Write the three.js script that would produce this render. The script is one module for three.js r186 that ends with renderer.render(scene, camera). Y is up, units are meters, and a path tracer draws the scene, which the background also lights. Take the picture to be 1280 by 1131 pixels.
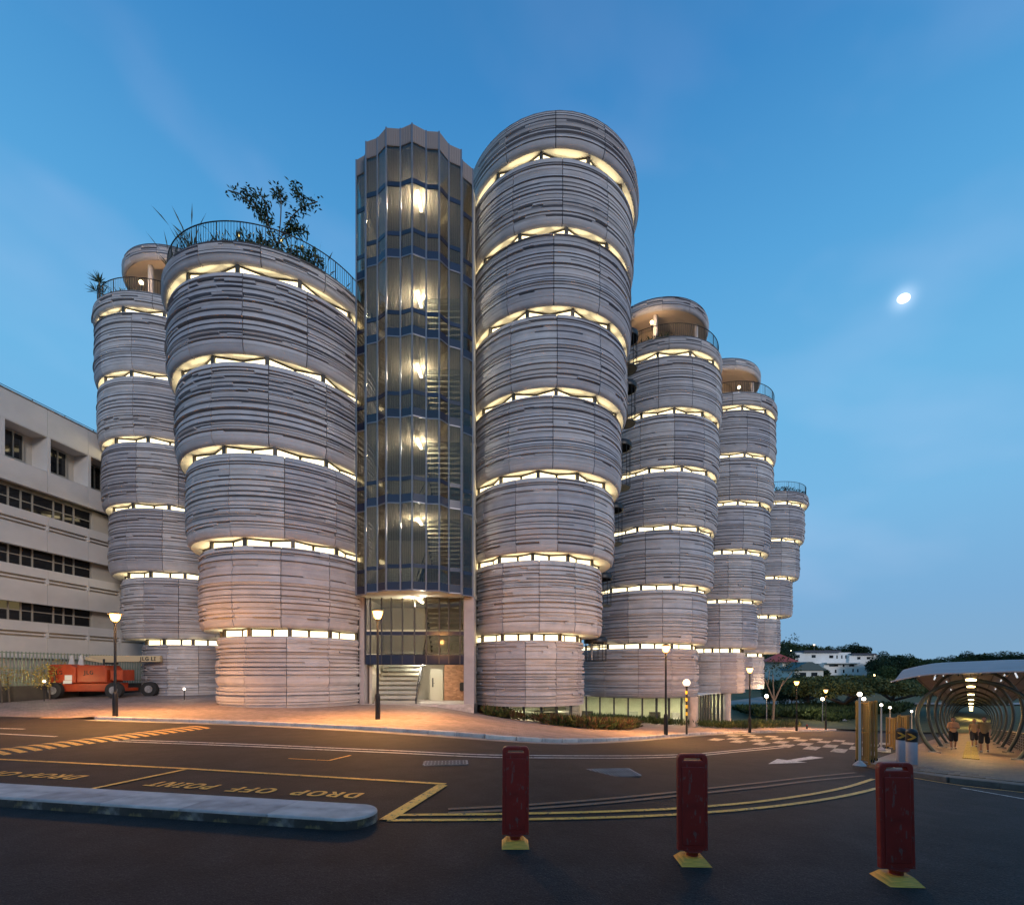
import * as THREE from 'three';
import { mergeGeometries, toCreasedNormals } from 'three/addons/utils/BufferGeometryUtils.js';
import { MarchingCubes } from 'three/addons/objects/MarchingCubes.js';
import { FontLoader } from 'three/addons/loaders/FontLoader.js';
import { RectAreaLightUniformsLib } from 'three/addons/lights/RectAreaLightUniformsLib.js';
RectAreaLightUniformsLib.init();

// ---------------------------------------------------------------- camera: level shift lens, eye 2.05 m
const EYE = 2.05, FOC = 600, HOR = 840, MID = 640;
const scene = new THREE.Scene();
const camera = new THREE.PerspectiveCamera(2 * Math.atan(HOR / FOC) * 180 / Math.PI, 1280 / (2 * HOR), 0.1, 2000);
camera.position.set(0, EYE, 0);
camera.setViewOffset(1280, 2 * HOR, 0, 0, 1280, 1131);
camera.updateProjectionMatrix();

// ---------------------------------------------------------------- dusk sky
function hash(x, y) { let h = Math.imul(x, 374761393) + Math.imul(y, 668265263); h = Math.imul(h ^ (h >>> 13), 1274126177); return ((h ^ (h >>> 16)) >>> 0) / 4294967296; }
function vnoise(x, y, px = 1e9, py = 1e9) {
  const xi = Math.floor(x), yi = Math.floor(y), fx = x - xi, fy = y - yi, sx = fx * fx * (3 - 2 * fx), sy = fy * fy * (3 - 2 * fy);
  const w = (a, p) => ((a % p) + p) % p;
  const a = hash(w(xi, px), w(yi, py)), b = hash(w(xi + 1, px), w(yi, py)), c = hash(w(xi, px), w(yi + 1, py)), d = hash(w(xi + 1, px), w(yi + 1, py));
  return (a + (b - a) * sx) * (1 - sy) + (c + (d - c) * sx) * sy;
}
function fbm(x, y, oct, px, py) { let s = 0, a = 0.5, t = 0; for (let i = 0; i < oct; i++) { s += a * vnoise(x, y, px, py); t += a; a *= 0.5; x *= 2; y *= 2; px *= 2; py *= 2; } return s / t; }
const lin = (c) => c.map((v) => { v /= 255; return v <= 0.04045 ? v / 12.92 : Math.pow((v + 0.055) / 1.055, 2.4); });
const SKY = [[-90, [60, 62, 66]], [-3, [95, 110, 125]], [0, [134, 172, 204]], [7, [124, 174, 216]], [16, [122, 184, 228]], [26, [110, 182, 229]], [38, [86, 163, 219]], [50, [62, 136, 199]], [62, [54, 116, 174]], [90, [60, 110, 160]]].map(([e, c]) => [e, lin(c)]);
const MOON = new THREE.Vector3((1130 - MID) / FOC, (HOR - 373) / FOC, -1).normalize();
{
  const w = 1024, h = 512, data = new Float32Array(w * h * 4);
  for (let j = 0; j < h; j++) for (let i = 0; i < w; i++) {
    const el = ((j + 0.5) / h - 0.5) * 180;
    let k = 0; while (k < SKY.length - 2 && el > SKY[k + 1][0]) k++;
    let t = Math.min(1, Math.max(0, (el - SKY[k][0]) / (SKY[k + 1][0] - SKY[k][0])));
    const c = [0, 1, 2].map((n) => SKY[k][1][n] + (SKY[k + 1][1][n] - SKY[k][1][n]) * t);
    const u = i / w * 24, v = el / 12;
    const wisp = Math.max(0, fbm(u + v * 0.8, v * 1.7 + 8.4, 6, 24, 1e6) - 0.45) * 2.3 * Math.max(0, Math.min(1, el / 6)) * Math.max(0, Math.min(1, (62 - el) / 20));
    // thin haze lit by the moon around its disc
    const az = ((i + 0.5) / w - 0.5) * 2 * Math.PI, er = el * Math.PI / 180, dot = Math.cos(er) * Math.cos(az) * MOON.x + Math.sin(er) * MOON.y + Math.cos(er) * Math.sin(az) * MOON.z, off = Math.acos(Math.min(1, dot)) * 180 / Math.PI, halo = 0.4 * Math.exp(-off * off / 0.42) + 0.02 * Math.exp(-off / 2);
    c[0] += halo; c[1] += halo * 0.95; c[2] += halo * 0.9;
    const o = (j * w + i) * 4;
    data[o] = c[0] + wisp * 0.085; data[o + 1] = c[1] + wisp * 0.05; data[o + 2] = c[2] + wisp * 0.045; data[o + 3] = 1;
  }
  const tex = new THREE.DataTexture(data, w, h, THREE.RGBAFormat, THREE.FloatType);
  tex.mapping = THREE.EquirectangularReflectionMapping; tex.magFilter = THREE.LinearFilter; tex.minFilter = THREE.LinearFilter; tex.wrapS = THREE.RepeatWrapping; tex.needsUpdate = true;
  scene.background = tex; scene.environment = tex;
}
// the afterglow of the set sun: wide, soft and low, from behind the camera
const sun = new THREE.DirectionalLight(new THREE.Color(1.0, 0.87, 0.82), 1.3);
sun.position.set(62, 49, 74); sun.target.position.set(0, 8, -35);
sun.castShadow = true; sun.shadow.radius = 26; sun.shadow.mapSize.set(2048, 2048);
Object.assign(sun.shadow.camera, { left: -80, right: 80, top: 80, bottom: -80, near: 1, far: 400 });
scene.add(sun, sun.target);
const renderer = new THREE.WebGLRenderer({ antialias: true });
renderer.shadowMap.enabled = true;
renderer.toneMapping = THREE.LinearToneMapping;
renderer.toneMappingExposure = 1;
// ---------------------------------------------------------------- helpers
let seed = 7;
function rnd() { seed = (seed + 0x6D2B79F5) | 0; let t = Math.imul(seed ^ (seed >>> 15), 1 | seed); t = (t + Math.imul(t ^ (t >>> 7), 61 | t)) ^ t; return ((t ^ (t >>> 14)) >>> 0) / 4294967296; }
const R = (a, b) => a + (b - a) * rnd();
const clamp = (v, a, b) => Math.min(b, Math.max(a, v));
const smooth = (a, b, v) => { const t = clamp((v - a) / (b - a), 0, 1); return t * t * (3 - 2 * t); };
const softplus = (x, k) => (x > 30 * k ? x : k * Math.log(1 + Math.exp(x / k)));
// ground height at X metres across and D metres away from where the camera stands
function gy(X, D) {
  let down = 0.058 * softplus(X + D - 11 - 2 * softplus(1 - X, 1), 1.5);
  down -= softplus(down - 5.4, 0.3);
  const rise = 0.03 * softplus(D - 22, 1.5) * smooth(-8, -15, X) * smooth(90, 60, D);
  return -down + rise + 0.115 * (softplus(D - 120, 8) - softplus(D - 225, 8));
}
// world point seen at a place of the survey photograph at depth D, and the ground point there
const at = (px, py, D) => new THREE.Vector3((px - MID) / FOC * D, EYE + (HOR - py) / FOC * D, -D);
function onGround(px, py, lift = 0) {
  const kx = (px - MID) / FOC, ky = (HOR - py) / FOC;
  let a = 1, b = 1;
  for (; b < 600; b *= 1.02) { if (EYE + ky * b <= gy(kx * b, b) + lift) break; a = b; }
  for (let i = 0; i < 40; i++) { const m = (a + b) / 2; if (EYE + ky * m <= gy(kx * m, m) + lift) b = m; else a = m; }
  return [kx * b, b];
}
const taken = {};
function numbered(n) { const k = taken[n] = (taken[n] ?? -1) + 1; return k ? n + '_' + String(k).padStart(3, '0') : n; }
function shade(o) { o.castShadow = true; o.receiveShadow = true; return o; }
function obj(name, geo, mat, parent) {
  const m = shade(new THREE.Mesh(Array.isArray(geo) ? merge(geo) : geo, mat)); m.name = parent ? name : numbered(name);
  (parent ?? scene).add(m); return m;
}
function merge(list) {
  const l = list.map((g) => { let x = g.index ? g.toNonIndexed() : g; for (const k of Object.keys(x.attributes)) if (!['position', 'normal', 'uv'].includes(k)) x.deleteAttribute(k); return x; });
  return l.length === 1 ? l[0] : mergeGeometries(l);
}
function thing(name, label, category, [x, y, z] = [0, 0, 0], turn = 0, group) {
  const o = new THREE.Group(); o.name = numbered(name); scene.add(o); o.position.set(x, y, z); o.rotation.y = turn;
  o.userData = { label, category }; if (group) o.userData.group = group; return o;
}
function tag(o, label, category, group) { o.userData = { ...o.userData, label, category }; if (group) o.userData.group = group; return o; }
function struct(o) { o.userData.kind = 'structure'; return o; }
function stuff(o) { o.userData.kind = 'stuff'; return o; }
function dup(root, [x, y, z], turn, label, base) { const r = root.clone(); r.name = numbered(base ?? root.name.replace(/_\d{3}$/, '')); r.userData = { ...root.userData }; scene.add(r); r.position.set(x, y, z); r.rotation.y = turn; if (label) r.userData.label = label; return r; }
// a part given in world coordinates under a thing that stands at its own base
function wobj(name, geo, mat, root) { const m = obj(name, geo, mat, root); m.position.sub(root.position); return m; }
// box with uv in metres; c = centre
function box(w, h, d, cx = 0, cy = 0, cz = 0, ry = 0, uvs = 1) {
  const g = new THREE.BoxGeometry(w, h, d).toNonIndexed(), p = g.attributes.position, n = g.attributes.normal, uv = g.attributes.uv;
  for (let i = 0; i < p.count; i++) {
    const ax = Math.abs(n.getX(i)), ay = Math.abs(n.getY(i));
    uv.setXY(i, (ax > 0.5 ? p.getZ(i) : p.getX(i)) * uvs + cx * 0.37, (ay > 0.5 ? p.getZ(i) : p.getY(i)) * uvs + cy * 0.71);
  }
  if (ry) g.rotateY(ry); g.translate(cx, cy, cz); return g;
}
// box with chamfered long edges
function cbox(w, h, d, c, cx = 0, cy = 0, cz = 0, ry = 0) {
  const s = new THREE.Shape(), a = w / 2 - c, b = h / 2 - c;
  s.moveTo(-a, -b); s.lineTo(a, -b); s.lineTo(a, b); s.lineTo(-a, b); s.closePath();
  const g = new THREE.ExtrudeGeometry(s, { depth: d - 2 * c, bevelEnabled: true, bevelThickness: c, bevelSize: c, bevelSegments: 1 });
  g.translate(0, 0, -d / 2 + c); if (ry) g.rotateY(ry); g.translate(cx, cy, cz); return g;
}
function bar(a, b, r, seg = 6, r2 = r) { // tapered round bar between two points
  const A = new THREE.Vector3(...a), B = new THREE.Vector3(...b), L = A.distanceTo(B), g = new THREE.CylinderGeometry(r2, r, L, seg, 1);
  g.translate(0, L / 2, 0); g.applyQuaternion(new THREE.Quaternion().setFromUnitVectors(new THREE.Vector3(0, 1, 0), B.clone().sub(A).normalize())); g.translate(...a); return g;
}
function beam(a, b, w, h) { // square bar between two points
  const A = new THREE.Vector3(...a), B = new THREE.Vector3(...b), L = A.distanceTo(B), g = new THREE.BoxGeometry(w, L, h).toNonIndexed();
  g.translate(0, L / 2, 0); g.applyQuaternion(new THREE.Quaternion().setFromUnitVectors(new THREE.Vector3(0, 1, 0), B.clone().sub(A).normalize())); g.translate(...a); return g;
}
function lathe(pts, seg = 24, a0 = 0, al = Math.PI * 2) { return new THREE.LatheGeometry(pts.map((p) => new THREE.Vector2(p[0], p[1])), seg, a0, al); }
function tube(pts, r, seg = 24, rad = 6) { return new THREE.TubeGeometry(new THREE.CatmullRomCurve3(pts.map((p) => new THREE.Vector3(...p))), seg, r, rad, false); }
function shapeOf(pts) { const s = new THREE.Shape(); pts.forEach(([x, y], i) => (i ? s.lineTo(x, y) : s.moveTo(x, y))); s.closePath(); return s; }
function extr(pts, d, c = 0) { const g = new THREE.ExtrudeGeometry(pts.isShape ? pts : shapeOf(pts), c ? { depth: d - 2 * c, bevelEnabled: true, bevelThickness: c, bevelSize: c, bevelOffset: -c, bevelSegments: 1 } : { depth: d, bevelEnabled: false }); if (c) g.translate(0, 0, c); return g; }
// grid surface f(i/n, j/m) -> [x, y, z], uv in metres through fu
function sheet(n, m, f, uvf) {
  const P = [], U = [], I = [];
  for (let j = 0; j <= m; j++) for (let i = 0; i <= n; i++) { const p = f(i / n, j / m); P.push(...p); U.push(...(uvf ? uvf(p, i / n, j / m) : [p[0], p[2]])); }
  for (let j = 0; j < m; j++) for (let i = 0; i < n; i++) { const a = j * (n + 1) + i, b = a + 1, c = a + n + 1, d = c + 1; I.push(a, c, b, b, c, d); }
  const g = new THREE.BufferGeometry(); g.setAttribute('position', new THREE.Float32BufferAttribute(P, 3)); g.setAttribute('uv', new THREE.Float32BufferAttribute(U, 2)); g.setIndex(I); g.computeVertexNormals(); return g;
}
// ---------------------------------------------------------------- textures and materials
function dataTex(n, m, f, srgb = true) {
  const d = new Uint8Array(n * m * 4);
  for (let j = 0; j < m; j++) for (let i = 0; i < n; i++) { const c = f(i / n, j / m), o = (j * n + i) * 4; for (let k = 0; k < 3; k++) d[o + k] = clamp(Math.round(c[k] * 255), 0, 255); d[o + 3] = 255; }
  const t = new THREE.DataTexture(d, n, m); t.wrapS = t.wrapT = THREE.RepeatWrapping; t.magFilter = THREE.LinearFilter; t.minFilter = THREE.LinearFilter; if (srgb) t.colorSpace = THREE.SRGBColorSpace; t.needsUpdate = true; return t;
}
const toS = (v) => (v <= 0.0031308 ? v * 12.92 : 1.055 * Math.pow(v, 1 / 2.4) - 0.055);
// tinted noise map: base linear colour times a mottle; s = metres covered by one tile
function mottled(base, size, cells, amp, s, extra) {
  const t = dataTex(size, size, (u, v) => { let k = 1 + amp * 2 * (fbm(u * cells, v * cells, 5, cells, cells) - 0.5); let c = base.map((b) => b * k); if (extra) c = extra(u, v, c); return c.map((x) => toS(clamp(x, 0, 1))); });
  t.repeat.set(1 / s, 1 / s); return t;
}
function bumpOf(size, cells, s, fn) { const t = dataTex(size, size, (u, v) => { const k = fn ? fn(u, v) : fbm(u * cells, v * cells, 4, cells, cells); return [k, k, k]; }, false); t.repeat.set(1 / s, 1 / s); return t; }
const std = (o) => new THREE.MeshStandardMaterial({ roughness: 0.7, ...o, color: Array.isArray(o.color) ? new THREE.Color().setRGB(...o.color) : o.color ?? 0xffffff });
const phys = (o) => new THREE.MeshPhysicalMaterial({ roughness: 0.5, ...o, color: Array.isArray(o.color) ? new THREE.Color().setRGB(...o.color) : o.color ?? 0xffffff });
const glow = (c, k, base = [0.8, 0.8, 0.8]) => { const m = std({ color: base, roughness: 0.6 }); m.emissive.setRGB(...c); m.emissiveIntensity = k; return m; };
const fine = bumpOf(256, 64, 0.8);
const M = {};
{
  // cast concrete of the towers: pale, pinkish grey, layered pours and blotches
  const pour = (u, v, c) => { const k = 1 + 0.2 * (vnoise(0.5, v * 46, 1e9, 46) - 0.5) + 0.16 * (fbm(u * 3, v * 60, 3, 3, 60) - 0.5) * 2 + 0.1 * (fbm(u * 90, v * 90, 2, 90, 90) - 0.5); const w = 0.05 * (fbm(u * 5 + 7, v * 5, 3, 5, 5) - 0.5) * 2; return [c[0] * k * (1 + w), c[1] * k, c[2] * k * (1 - w)]; };
  M.panel = [0, 1, 2].map((k) => std({ map: mottled([[0.43, 0.405, 0.415], [0.37, 0.35, 0.37], [0.48, 0.45, 0.45]][k], 512, 6 + k, 0.16, 3.4, pour), roughness: 0.85, bumpMap: fine, bumpScale: 0.004 }));
  M.backing = std({ map: mottled([0.3, 0.285, 0.285], 128, 8, 0.2, 3), roughness: 0.9 });
  M.soffit = std({ map: mottled([0.8, 0.77, 0.7], 256, 5, 0.05, 4), roughness: 0.7 });
  M.ledge = std({ map: mottled([0.4, 0.38, 0.36], 128, 8, 0.15, 3), roughness: 0.9 });
  M.frame = std({ color: [0.06, 0.05, 0.04], roughness: 0.5, metalness: 0.3 });
  M.pane = glow([1, 0.82, 0.46], 2.8, [0.5, 0.48, 0.42]);
  const stones = (s) => (u, v, c) => { const g = hash(Math.floor(u * 256), Math.floor(v * 256)); const h2 = hash(Math.floor(u * 128) + 91, Math.floor(v * 128)); const k = g > 0.93 ? 1.9 : g < 0.2 ? 0.6 : 0.85 + 0.3 * h2; return c.map((x) => x * k); };
  M.asphalt = phys({ specularIntensity: 0.5, vertexColors: true, map: mottled([0.029, 0.025, 0.026], 512, 8, 0.4, 2.6, stones()), roughness: 0.8, bumpMap: bumpOf(256, 64, 1.3, (u, v) => 0.6 * hash(Math.floor(u * 128), Math.floor(v * 128)) + 0.4 * fbm(u * 32, v * 32, 3, 32, 32)), bumpScale: 0.006 });
  // herringbone-scale paving: tone of single small bricks, too small to tell apart across the forecourt
  const brickTone = (u, v, c) => { const row = Math.floor(v * 40), col = Math.floor(u * 20 + (row % 2) * 0.5), k = 0.72 + 0.5 * hash(col, row); const fu = (u * 20 + (row % 2) * 0.5) % 1, fv = (v * 40) % 1; const j = fu < 0.06 || fv < 0.12 ? 0.6 : 1; return [c[0] * k * j, c[1] * k * j, c[2] * k * j]; };
  M.paving = std({ map: mottled([0.3, 0.23, 0.2], 512, 5, 0.3, 4, brickTone), roughness: 0.75 });
  M.kerb = std({ map: mottled([0.46, 0.41, 0.39], 256, 9, 0.35, 1.6), roughness: 0.85, bumpMap: fine, bumpScale: 0.004 });
  M.kerbGrey = std({ map: mottled([0.24, 0.235, 0.235], 256, 9, 0.5, 1.6), roughness: 0.85, bumpMap: fine, bumpScale: 0.004 });
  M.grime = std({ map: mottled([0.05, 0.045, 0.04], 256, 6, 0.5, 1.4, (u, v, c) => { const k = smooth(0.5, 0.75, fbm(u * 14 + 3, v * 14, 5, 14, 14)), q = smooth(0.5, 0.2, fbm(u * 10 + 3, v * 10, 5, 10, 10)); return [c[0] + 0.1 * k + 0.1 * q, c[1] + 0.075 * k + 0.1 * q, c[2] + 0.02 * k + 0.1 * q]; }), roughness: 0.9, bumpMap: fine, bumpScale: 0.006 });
  const worn = (thr) => (u, v, c) => { const k = fbm(u * 30, v * 30, 4, 30, 30); return k > thr ? [0.09, 0.085, 0.08] : c; };
  M.paintYellow = std({ map: mottled([0.78, 0.4, 0.07], 256, 12, 0.3, 1.2, worn(0.7)), roughness: 0.6 });
  M.paintWhite = std({ map: mottled([0.56, 0.55, 0.53], 256, 12, 0.3, 1.2, worn(0.7)), roughness: 0.6 });
  M.paintGhost = std({ map: mottled([0.2, 0.105, 0.06], 256, 12, 0.3, 1.2, worn(0.55)), roughness: 0.7 });
  M.wall = std({ map: mottled([0.53, 0.515, 0.495], 256, 4, 0.16, 5), roughness: 0.85, bumpMap: fine, bumpScale: 0.003 });
  M.darkGlass = phys({ color: [0.012, 0.013, 0.014], roughness: 0.06, metalness: 0 });
  M.winFrame = std({ color: [0.3, 0.28, 0.24], roughness: 0.5 });
  M.black = std({ color: [0.018, 0.018, 0.02], roughness: 0.45, metalness: 0.3 });
  M.iron = std({ color: [0.03, 0.032, 0.034], roughness: 0.5, metalness: 0.5 });
  M.steelGrey = std({ color: [0.25, 0.25, 0.27], roughness: 0.4, metalness: 0.7 });
  M.grass = std({ map: mottled([0.065, 0.07, 0.028], 256, 16, 0.6, 3), roughness: 0.95 });
  M.bark = std({ map: mottled([0.1, 0.08, 0.06], 128, 10, 0.4, 1), roughness: 0.9 });
  const leaf = (c) => phys({ color: c, roughness: 0.7, side: THREE.DoubleSide, transmission: 0, specularIntensity: 0.4 });
  M.leaf = [[0.028, 0.05, 0.018], [0.04, 0.065, 0.02], [0.022, 0.042, 0.02], [0.085, 0.1, 0.035]].map(leaf);
  M.reed = [[0.07, 0.075, 0.035], [0.1, 0.09, 0.05], [0.05, 0.055, 0.03]].map(leaf);
}
// ---------------------------------------------------------------- ground, forecourt, roads
{
  const xs = [], ds = [];
  for (let x = -420; x < -60; x += 30) xs.push(x); for (let x = -60; x < 110; x += 2) xs.push(x); for (let x = 110; x <= 700; x += 30) xs.push(x);
  for (let d = -80; d < -30; d += 10) ds.push(d); for (let d = -30; d < 90; d += 2) ds.push(d); for (let d = 90; d < 240; d += 6) ds.push(d); for (let d = 240; d <= 900; d += 40) ds.push(d);
  const pick = (a, t) => a[Math.round(t * (a.length - 1))];
  const g = sheet(xs.length - 1, ds.length - 1, (u, v) => { const X = pick(xs, u), D = pick(ds, v); return [X, gy(X, D) - 0.35 * (1 - smooth(84, 96, D) * 1) , -D]; });
  struct(obj('terrain', g, M.grass));
  const r = sheet(320, 260, (u, v) => { const X = -70 + 175 * u, D = -35 + 125 * v; return [X, gy(X, D), -D]; });
  // patchy surface: older and newer asphalt, oil and dust
  const p = r.attributes.position, col = new Float32Array(p.count * 3);
  for (let i = 0; i < p.count; i++) { const x = p.getX(i), z = p.getZ(i), k = 0.72 + 0.56 * fbm(x * 0.25 + 40, z * 0.25 + 90, 4), s = smooth(0.6, 0.72, fbm(x * 0.55 + 11, z * 0.9 + 31, 3)) * 0.22, q = k - s; col[i * 3] = q * 1.02; col[i * 3 + 1] = q; col[i * 3 + 2] = q; }
  r.setAttribute('color', new THREE.BufferAttribute(col, 3));
  struct(obj('road', r, M.asphalt));
}
function resample(pts, step) { const out = [pts[0]]; let left = step; for (let i = 1; i < pts.length; i++) { let [ax, ay] = pts[i - 1]; const [bx, by] = pts[i]; let L = Math.hypot(bx - ax, by - ay); while (L >= left) { const t = left / L; ax += (bx - ax) * t; ay += (by - ay) * t; out.push([ax, ay]); L -= left; left = step; } left -= L; } out.push(pts[pts.length - 1]); return out; }
function curve(pts, n = 8) { const c = new THREE.CatmullRomCurve3(pts.map(([x, d]) => new THREE.Vector3(x, 0, d))); return c.getPoints(pts.length * n).map((p) => [p.x, p.z]); }
const KERB_H = 0.12;
// edge of the forecourt, from the driveway end round to the far road
const kerbLine = curve([[120, 899], [235, 902.5], [330, 906], [470, 913], [560, 919], [620, 924], [680, 927.5], [725, 927.5], [775, 925.5], [830, 921.5], [880, 918], [935, 916], [1000, 914], [1045, 912.5]].map(([x, y]) => onGround(x, y)));
const kerbFull = [[-60, 24.5], [-30, 22.8], ...kerbLine, [kerbLine[kerbLine.length - 1][0] + 30, kerbLine[kerbLine.length - 1][1] + 22]];
{
  const line = resample(kerbFull, 0.8), n = line.length - 1;
  const g = sheet(n, 46, (u, v) => { const [x, d] = line[Math.round(u * n)], D = d + 0.12 + 48 * v * v; const low = smooth(-17.9, -19.2, x); return [x, gy(x, D) + KERB_H * (1 - low) + low * (0.014 + (KERB_H - 0.014) * smooth(0, 3, D - d)), -D]; });
  struct(obj('forecourt_paving', g, M.paving));
}
function kerbRun(name, line, step, w, h, mats, startFlat) {
  const root = struct(new THREE.Group()); root.name = numbered(name); scene.add(root);
  const pts = resample(line, step);
  for (let i = 0; i < pts.length - 1; i++) {
    const [ax, ad] = pts[i], [bx, bd] = pts[i + 1], L = Math.hypot(bx - ax, bd - ad); if (L < 0.2) continue;
    const A = new THREE.Vector3(ax, gy(ax, ad), -ad), B = new THREE.Vector3(bx, gy(bx, bd), -bd), mid = A.clone().add(B).multiplyScalar(0.5);
    const s = new THREE.Shape(); s.moveTo(-w / 2, -0.12); s.lineTo(w / 2, -0.12); s.lineTo(w / 2, h); s.lineTo(-w / 2 + 0.035, h); s.quadraticCurveTo(-w / 2 + 0.005, h, -w / 2, h - 0.035); s.closePath();
    const g = new THREE.ExtrudeGeometry(s, { depth: L - 0.012, bevelEnabled: false, curveSegments: 3 }); g.translate(0, 0, -(L - 0.012) / 2);
    const m = obj('kerb_stone', g, mats[Math.floor(rnd() * mats.length)], root);
    m.position.copy(mid); m.position.y += R(-0.004, 0.004); m.lookAt(B.x, B.y + m.position.y - mid.y, B.z);
  }
  return root;
}
const kerbMats = [0, 1, 2].map((k) => std({ map: mottled([[0.52, 0.47, 0.44], [0.43, 0.39, 0.37], [0.57, 0.52, 0.48]][k], 128, 7, 0.45, 1.2), roughness: 0.85, bumpMap: fine, bumpScale: 0.004 }));
kerbRun('forecourt_kerb', kerbLine, 1.0, 0.16, KERB_H + 0.012, kerbMats);
// gutter channel along the kerb, pale concrete
{
  const line = resample(kerbLine, 0.5), n = line.length - 1;
  const g = sheet(n, 2, (u, v) => { const i = Math.round(u * n), [x, d] = line[i], [x2, d2] = line[Math.min(n, i + 1)], [x1, d1] = line[Math.max(0, i - 1)], L = Math.hypot(x2 - x1, d2 - d1), nx = (d2 - d1) / L, nd = -(x2 - x1) / L, o = 0.1 + 0.42 * v; const X = x + nx * o, D = d + nd * o; return [X, gy(X, D) + 0.006, -D]; });
  struct(obj('gutter', g, std({ map: mottled([0.25, 0.235, 0.22], 128, 7, 0.4, 2), roughness: 0.85 })));
}
// draped strip of paint along ground points [X, D], width w
function strip(line, w, lift, step = 0.4) {
  const pts = resample(line, step), n = pts.length - 1;
  return sheet(n, 1, (u, v) => { const i = Math.round(u * n), [x, d] = pts[i], [x1, d1] = pts[Math.max(0, i - 1)], [x2, d2] = pts[Math.min(n, i + 1)], L = Math.hypot(x2 - x1, d2 - d1) || 1, o = (v - 0.5) * w; const X = x + (d2 - d1) / L * o, D = d - (x2 - x1) / L * o; return [X, gy(X, D) + lift, -D]; });
}
function quadSheet(c, n, lift) { // four ground corners
  return sheet(n, n, (u, v) => { const X = (c[0][0] * (1 - u) + c[1][0] * u) * (1 - v) + (c[3][0] * (1 - u) + c[2][0] * u) * v, D = (c[0][1] * (1 - u) + c[1][1] * u) * (1 - v) + (c[3][1] * (1 - u) + c[2][1] * u) * v; return [X, gy(X, D) + lift, -D]; });
}
const G = (list) => list.map(([x, y]) => onGround(x, y));
const LIFT = 0.012;
function marking(name, geo, mat) { return struct(obj(name, geo, mat)); }
marking('yellow_bay_line', [strip(G([[-60, 946], [0, 949.5], [230, 961], [557, 980.5]]), 0.11, LIFT), strip(G([[231, 962.5], [113, 987]]), 0.11, LIFT + 0.004), strip(G([[553, 982], [482, 1026]]), 0.2, LIFT + 0.004)], M.paintYellow);
marking('double_yellow_line', [strip(curve(G([[490, 1019.5], [640, 1018], [760, 1015], [850, 1011], [940, 1003.5], [1010, 994], [1060, 984], [1092, 974]])), 0.1, LIFT), strip(curve(G([[484, 1026], [640, 1025], [760, 1022.5], [850, 1018.5], [940, 1011.5], [1010, 1003], [1060, 994.5], [1100, 985]])), 0.1, LIFT)], M.paintYellow);
marking('faded_double_line', [strip(curve(G([[560, 1012], [640, 1008], [760, 999], [850, 990], [940, 980], [1010, 972], [1070, 966]])), 0.1, LIFT), strip(curve(G([[560, 1017], [640, 1013], [760, 1004], [850, 995], [940, 985.5], [1010, 977], [1080, 970]])), 0.1, LIFT)], M.paintGhost);
marking('double_white_line', [strip(curve(G([[128, 924], [320, 931], [480, 938], [640, 944.5], [760, 945], [860, 943], [920, 938], [992, 931]])), 0.1, LIFT), strip(curve(G([[128, 926.3], [320, 933.6], [480, 940.8], [640, 947.4], [760, 948], [860, 945.6], [920, 940.2], [980, 934.5]])), 0.1, LIFT)], M.paintWhite);
marking('white_lane_line', [strip(G([[-80, 914.5], [0, 917.5], [70, 921]]), 0.12, LIFT), strip(G([[-50, 909.5], [30, 911.5]]), 0.12, LIFT)], M.paintWhite);
marking('driveway_yellow_line', strip(G([[52, 897.3], [122, 897.3]]), 0.3, LIFT), M.paintYellow);
marking('thin_corner_mark', [strip(G([[360, 948.5], [411, 951]]), 0.04, LIFT), strip(G([[411, 951], [438, 944.5]]), 0.07, LIFT)], M.paintYellow);
marking('kerbside_yellow_line', strip(curve(G([[1138, 972], [1200, 982], [1280, 991], [1400, 1004]])), 0.09, LIFT), M.paintYellow);
marking('white_edge_line', strip(G([[1203, 985.5], [1280, 999], [1340, 1010]]), 0.08, LIFT), M.paintWhite);
// speed hump: a low rounded ridge across the road with painted blocks on its flank
{
  const a = onGround(-45, 946), b = onGround(247, 909.5), n = 26;
  const root = struct(new THREE.Group()); root.name = numbered('speed_hump'); scene.add(root);
  const dx = b[0] - a[0], dd = b[1] - a[1], L = Math.hypot(dx, dd), nx = -dd / L, nd = dx / L;
  const P = (u, v, lift) => { const X = a[0] + dx * u + nx * (v - 0.5) * 1.7, D = a[1] + dd * u + nd * (v - 0.5) * 1.7; return [X, gy(X, D) + 0.004 + 0.055 * Math.sin(Math.PI * clamp(v, 0, 1)) ** 1.3 + lift, -D]; };
  obj('hump_ridge', sheet(40, 10, (u, v) => P(u, v, 0)), M.tar ??= std({ map: M.asphalt.map, roughness: 0.85 }), root);
  for (let i = 0; i < 20; i++) { const u0 = i / 20 + 0.006, u1 = u0 + 0.028; obj('painted_block', sheet(2, 6, (u, v) => P(u0 + (u1 - u0) * u + v * 0.02, 0.08 + 0.66 * v, 0.006)), M.paintYellow, root); }
}
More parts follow.
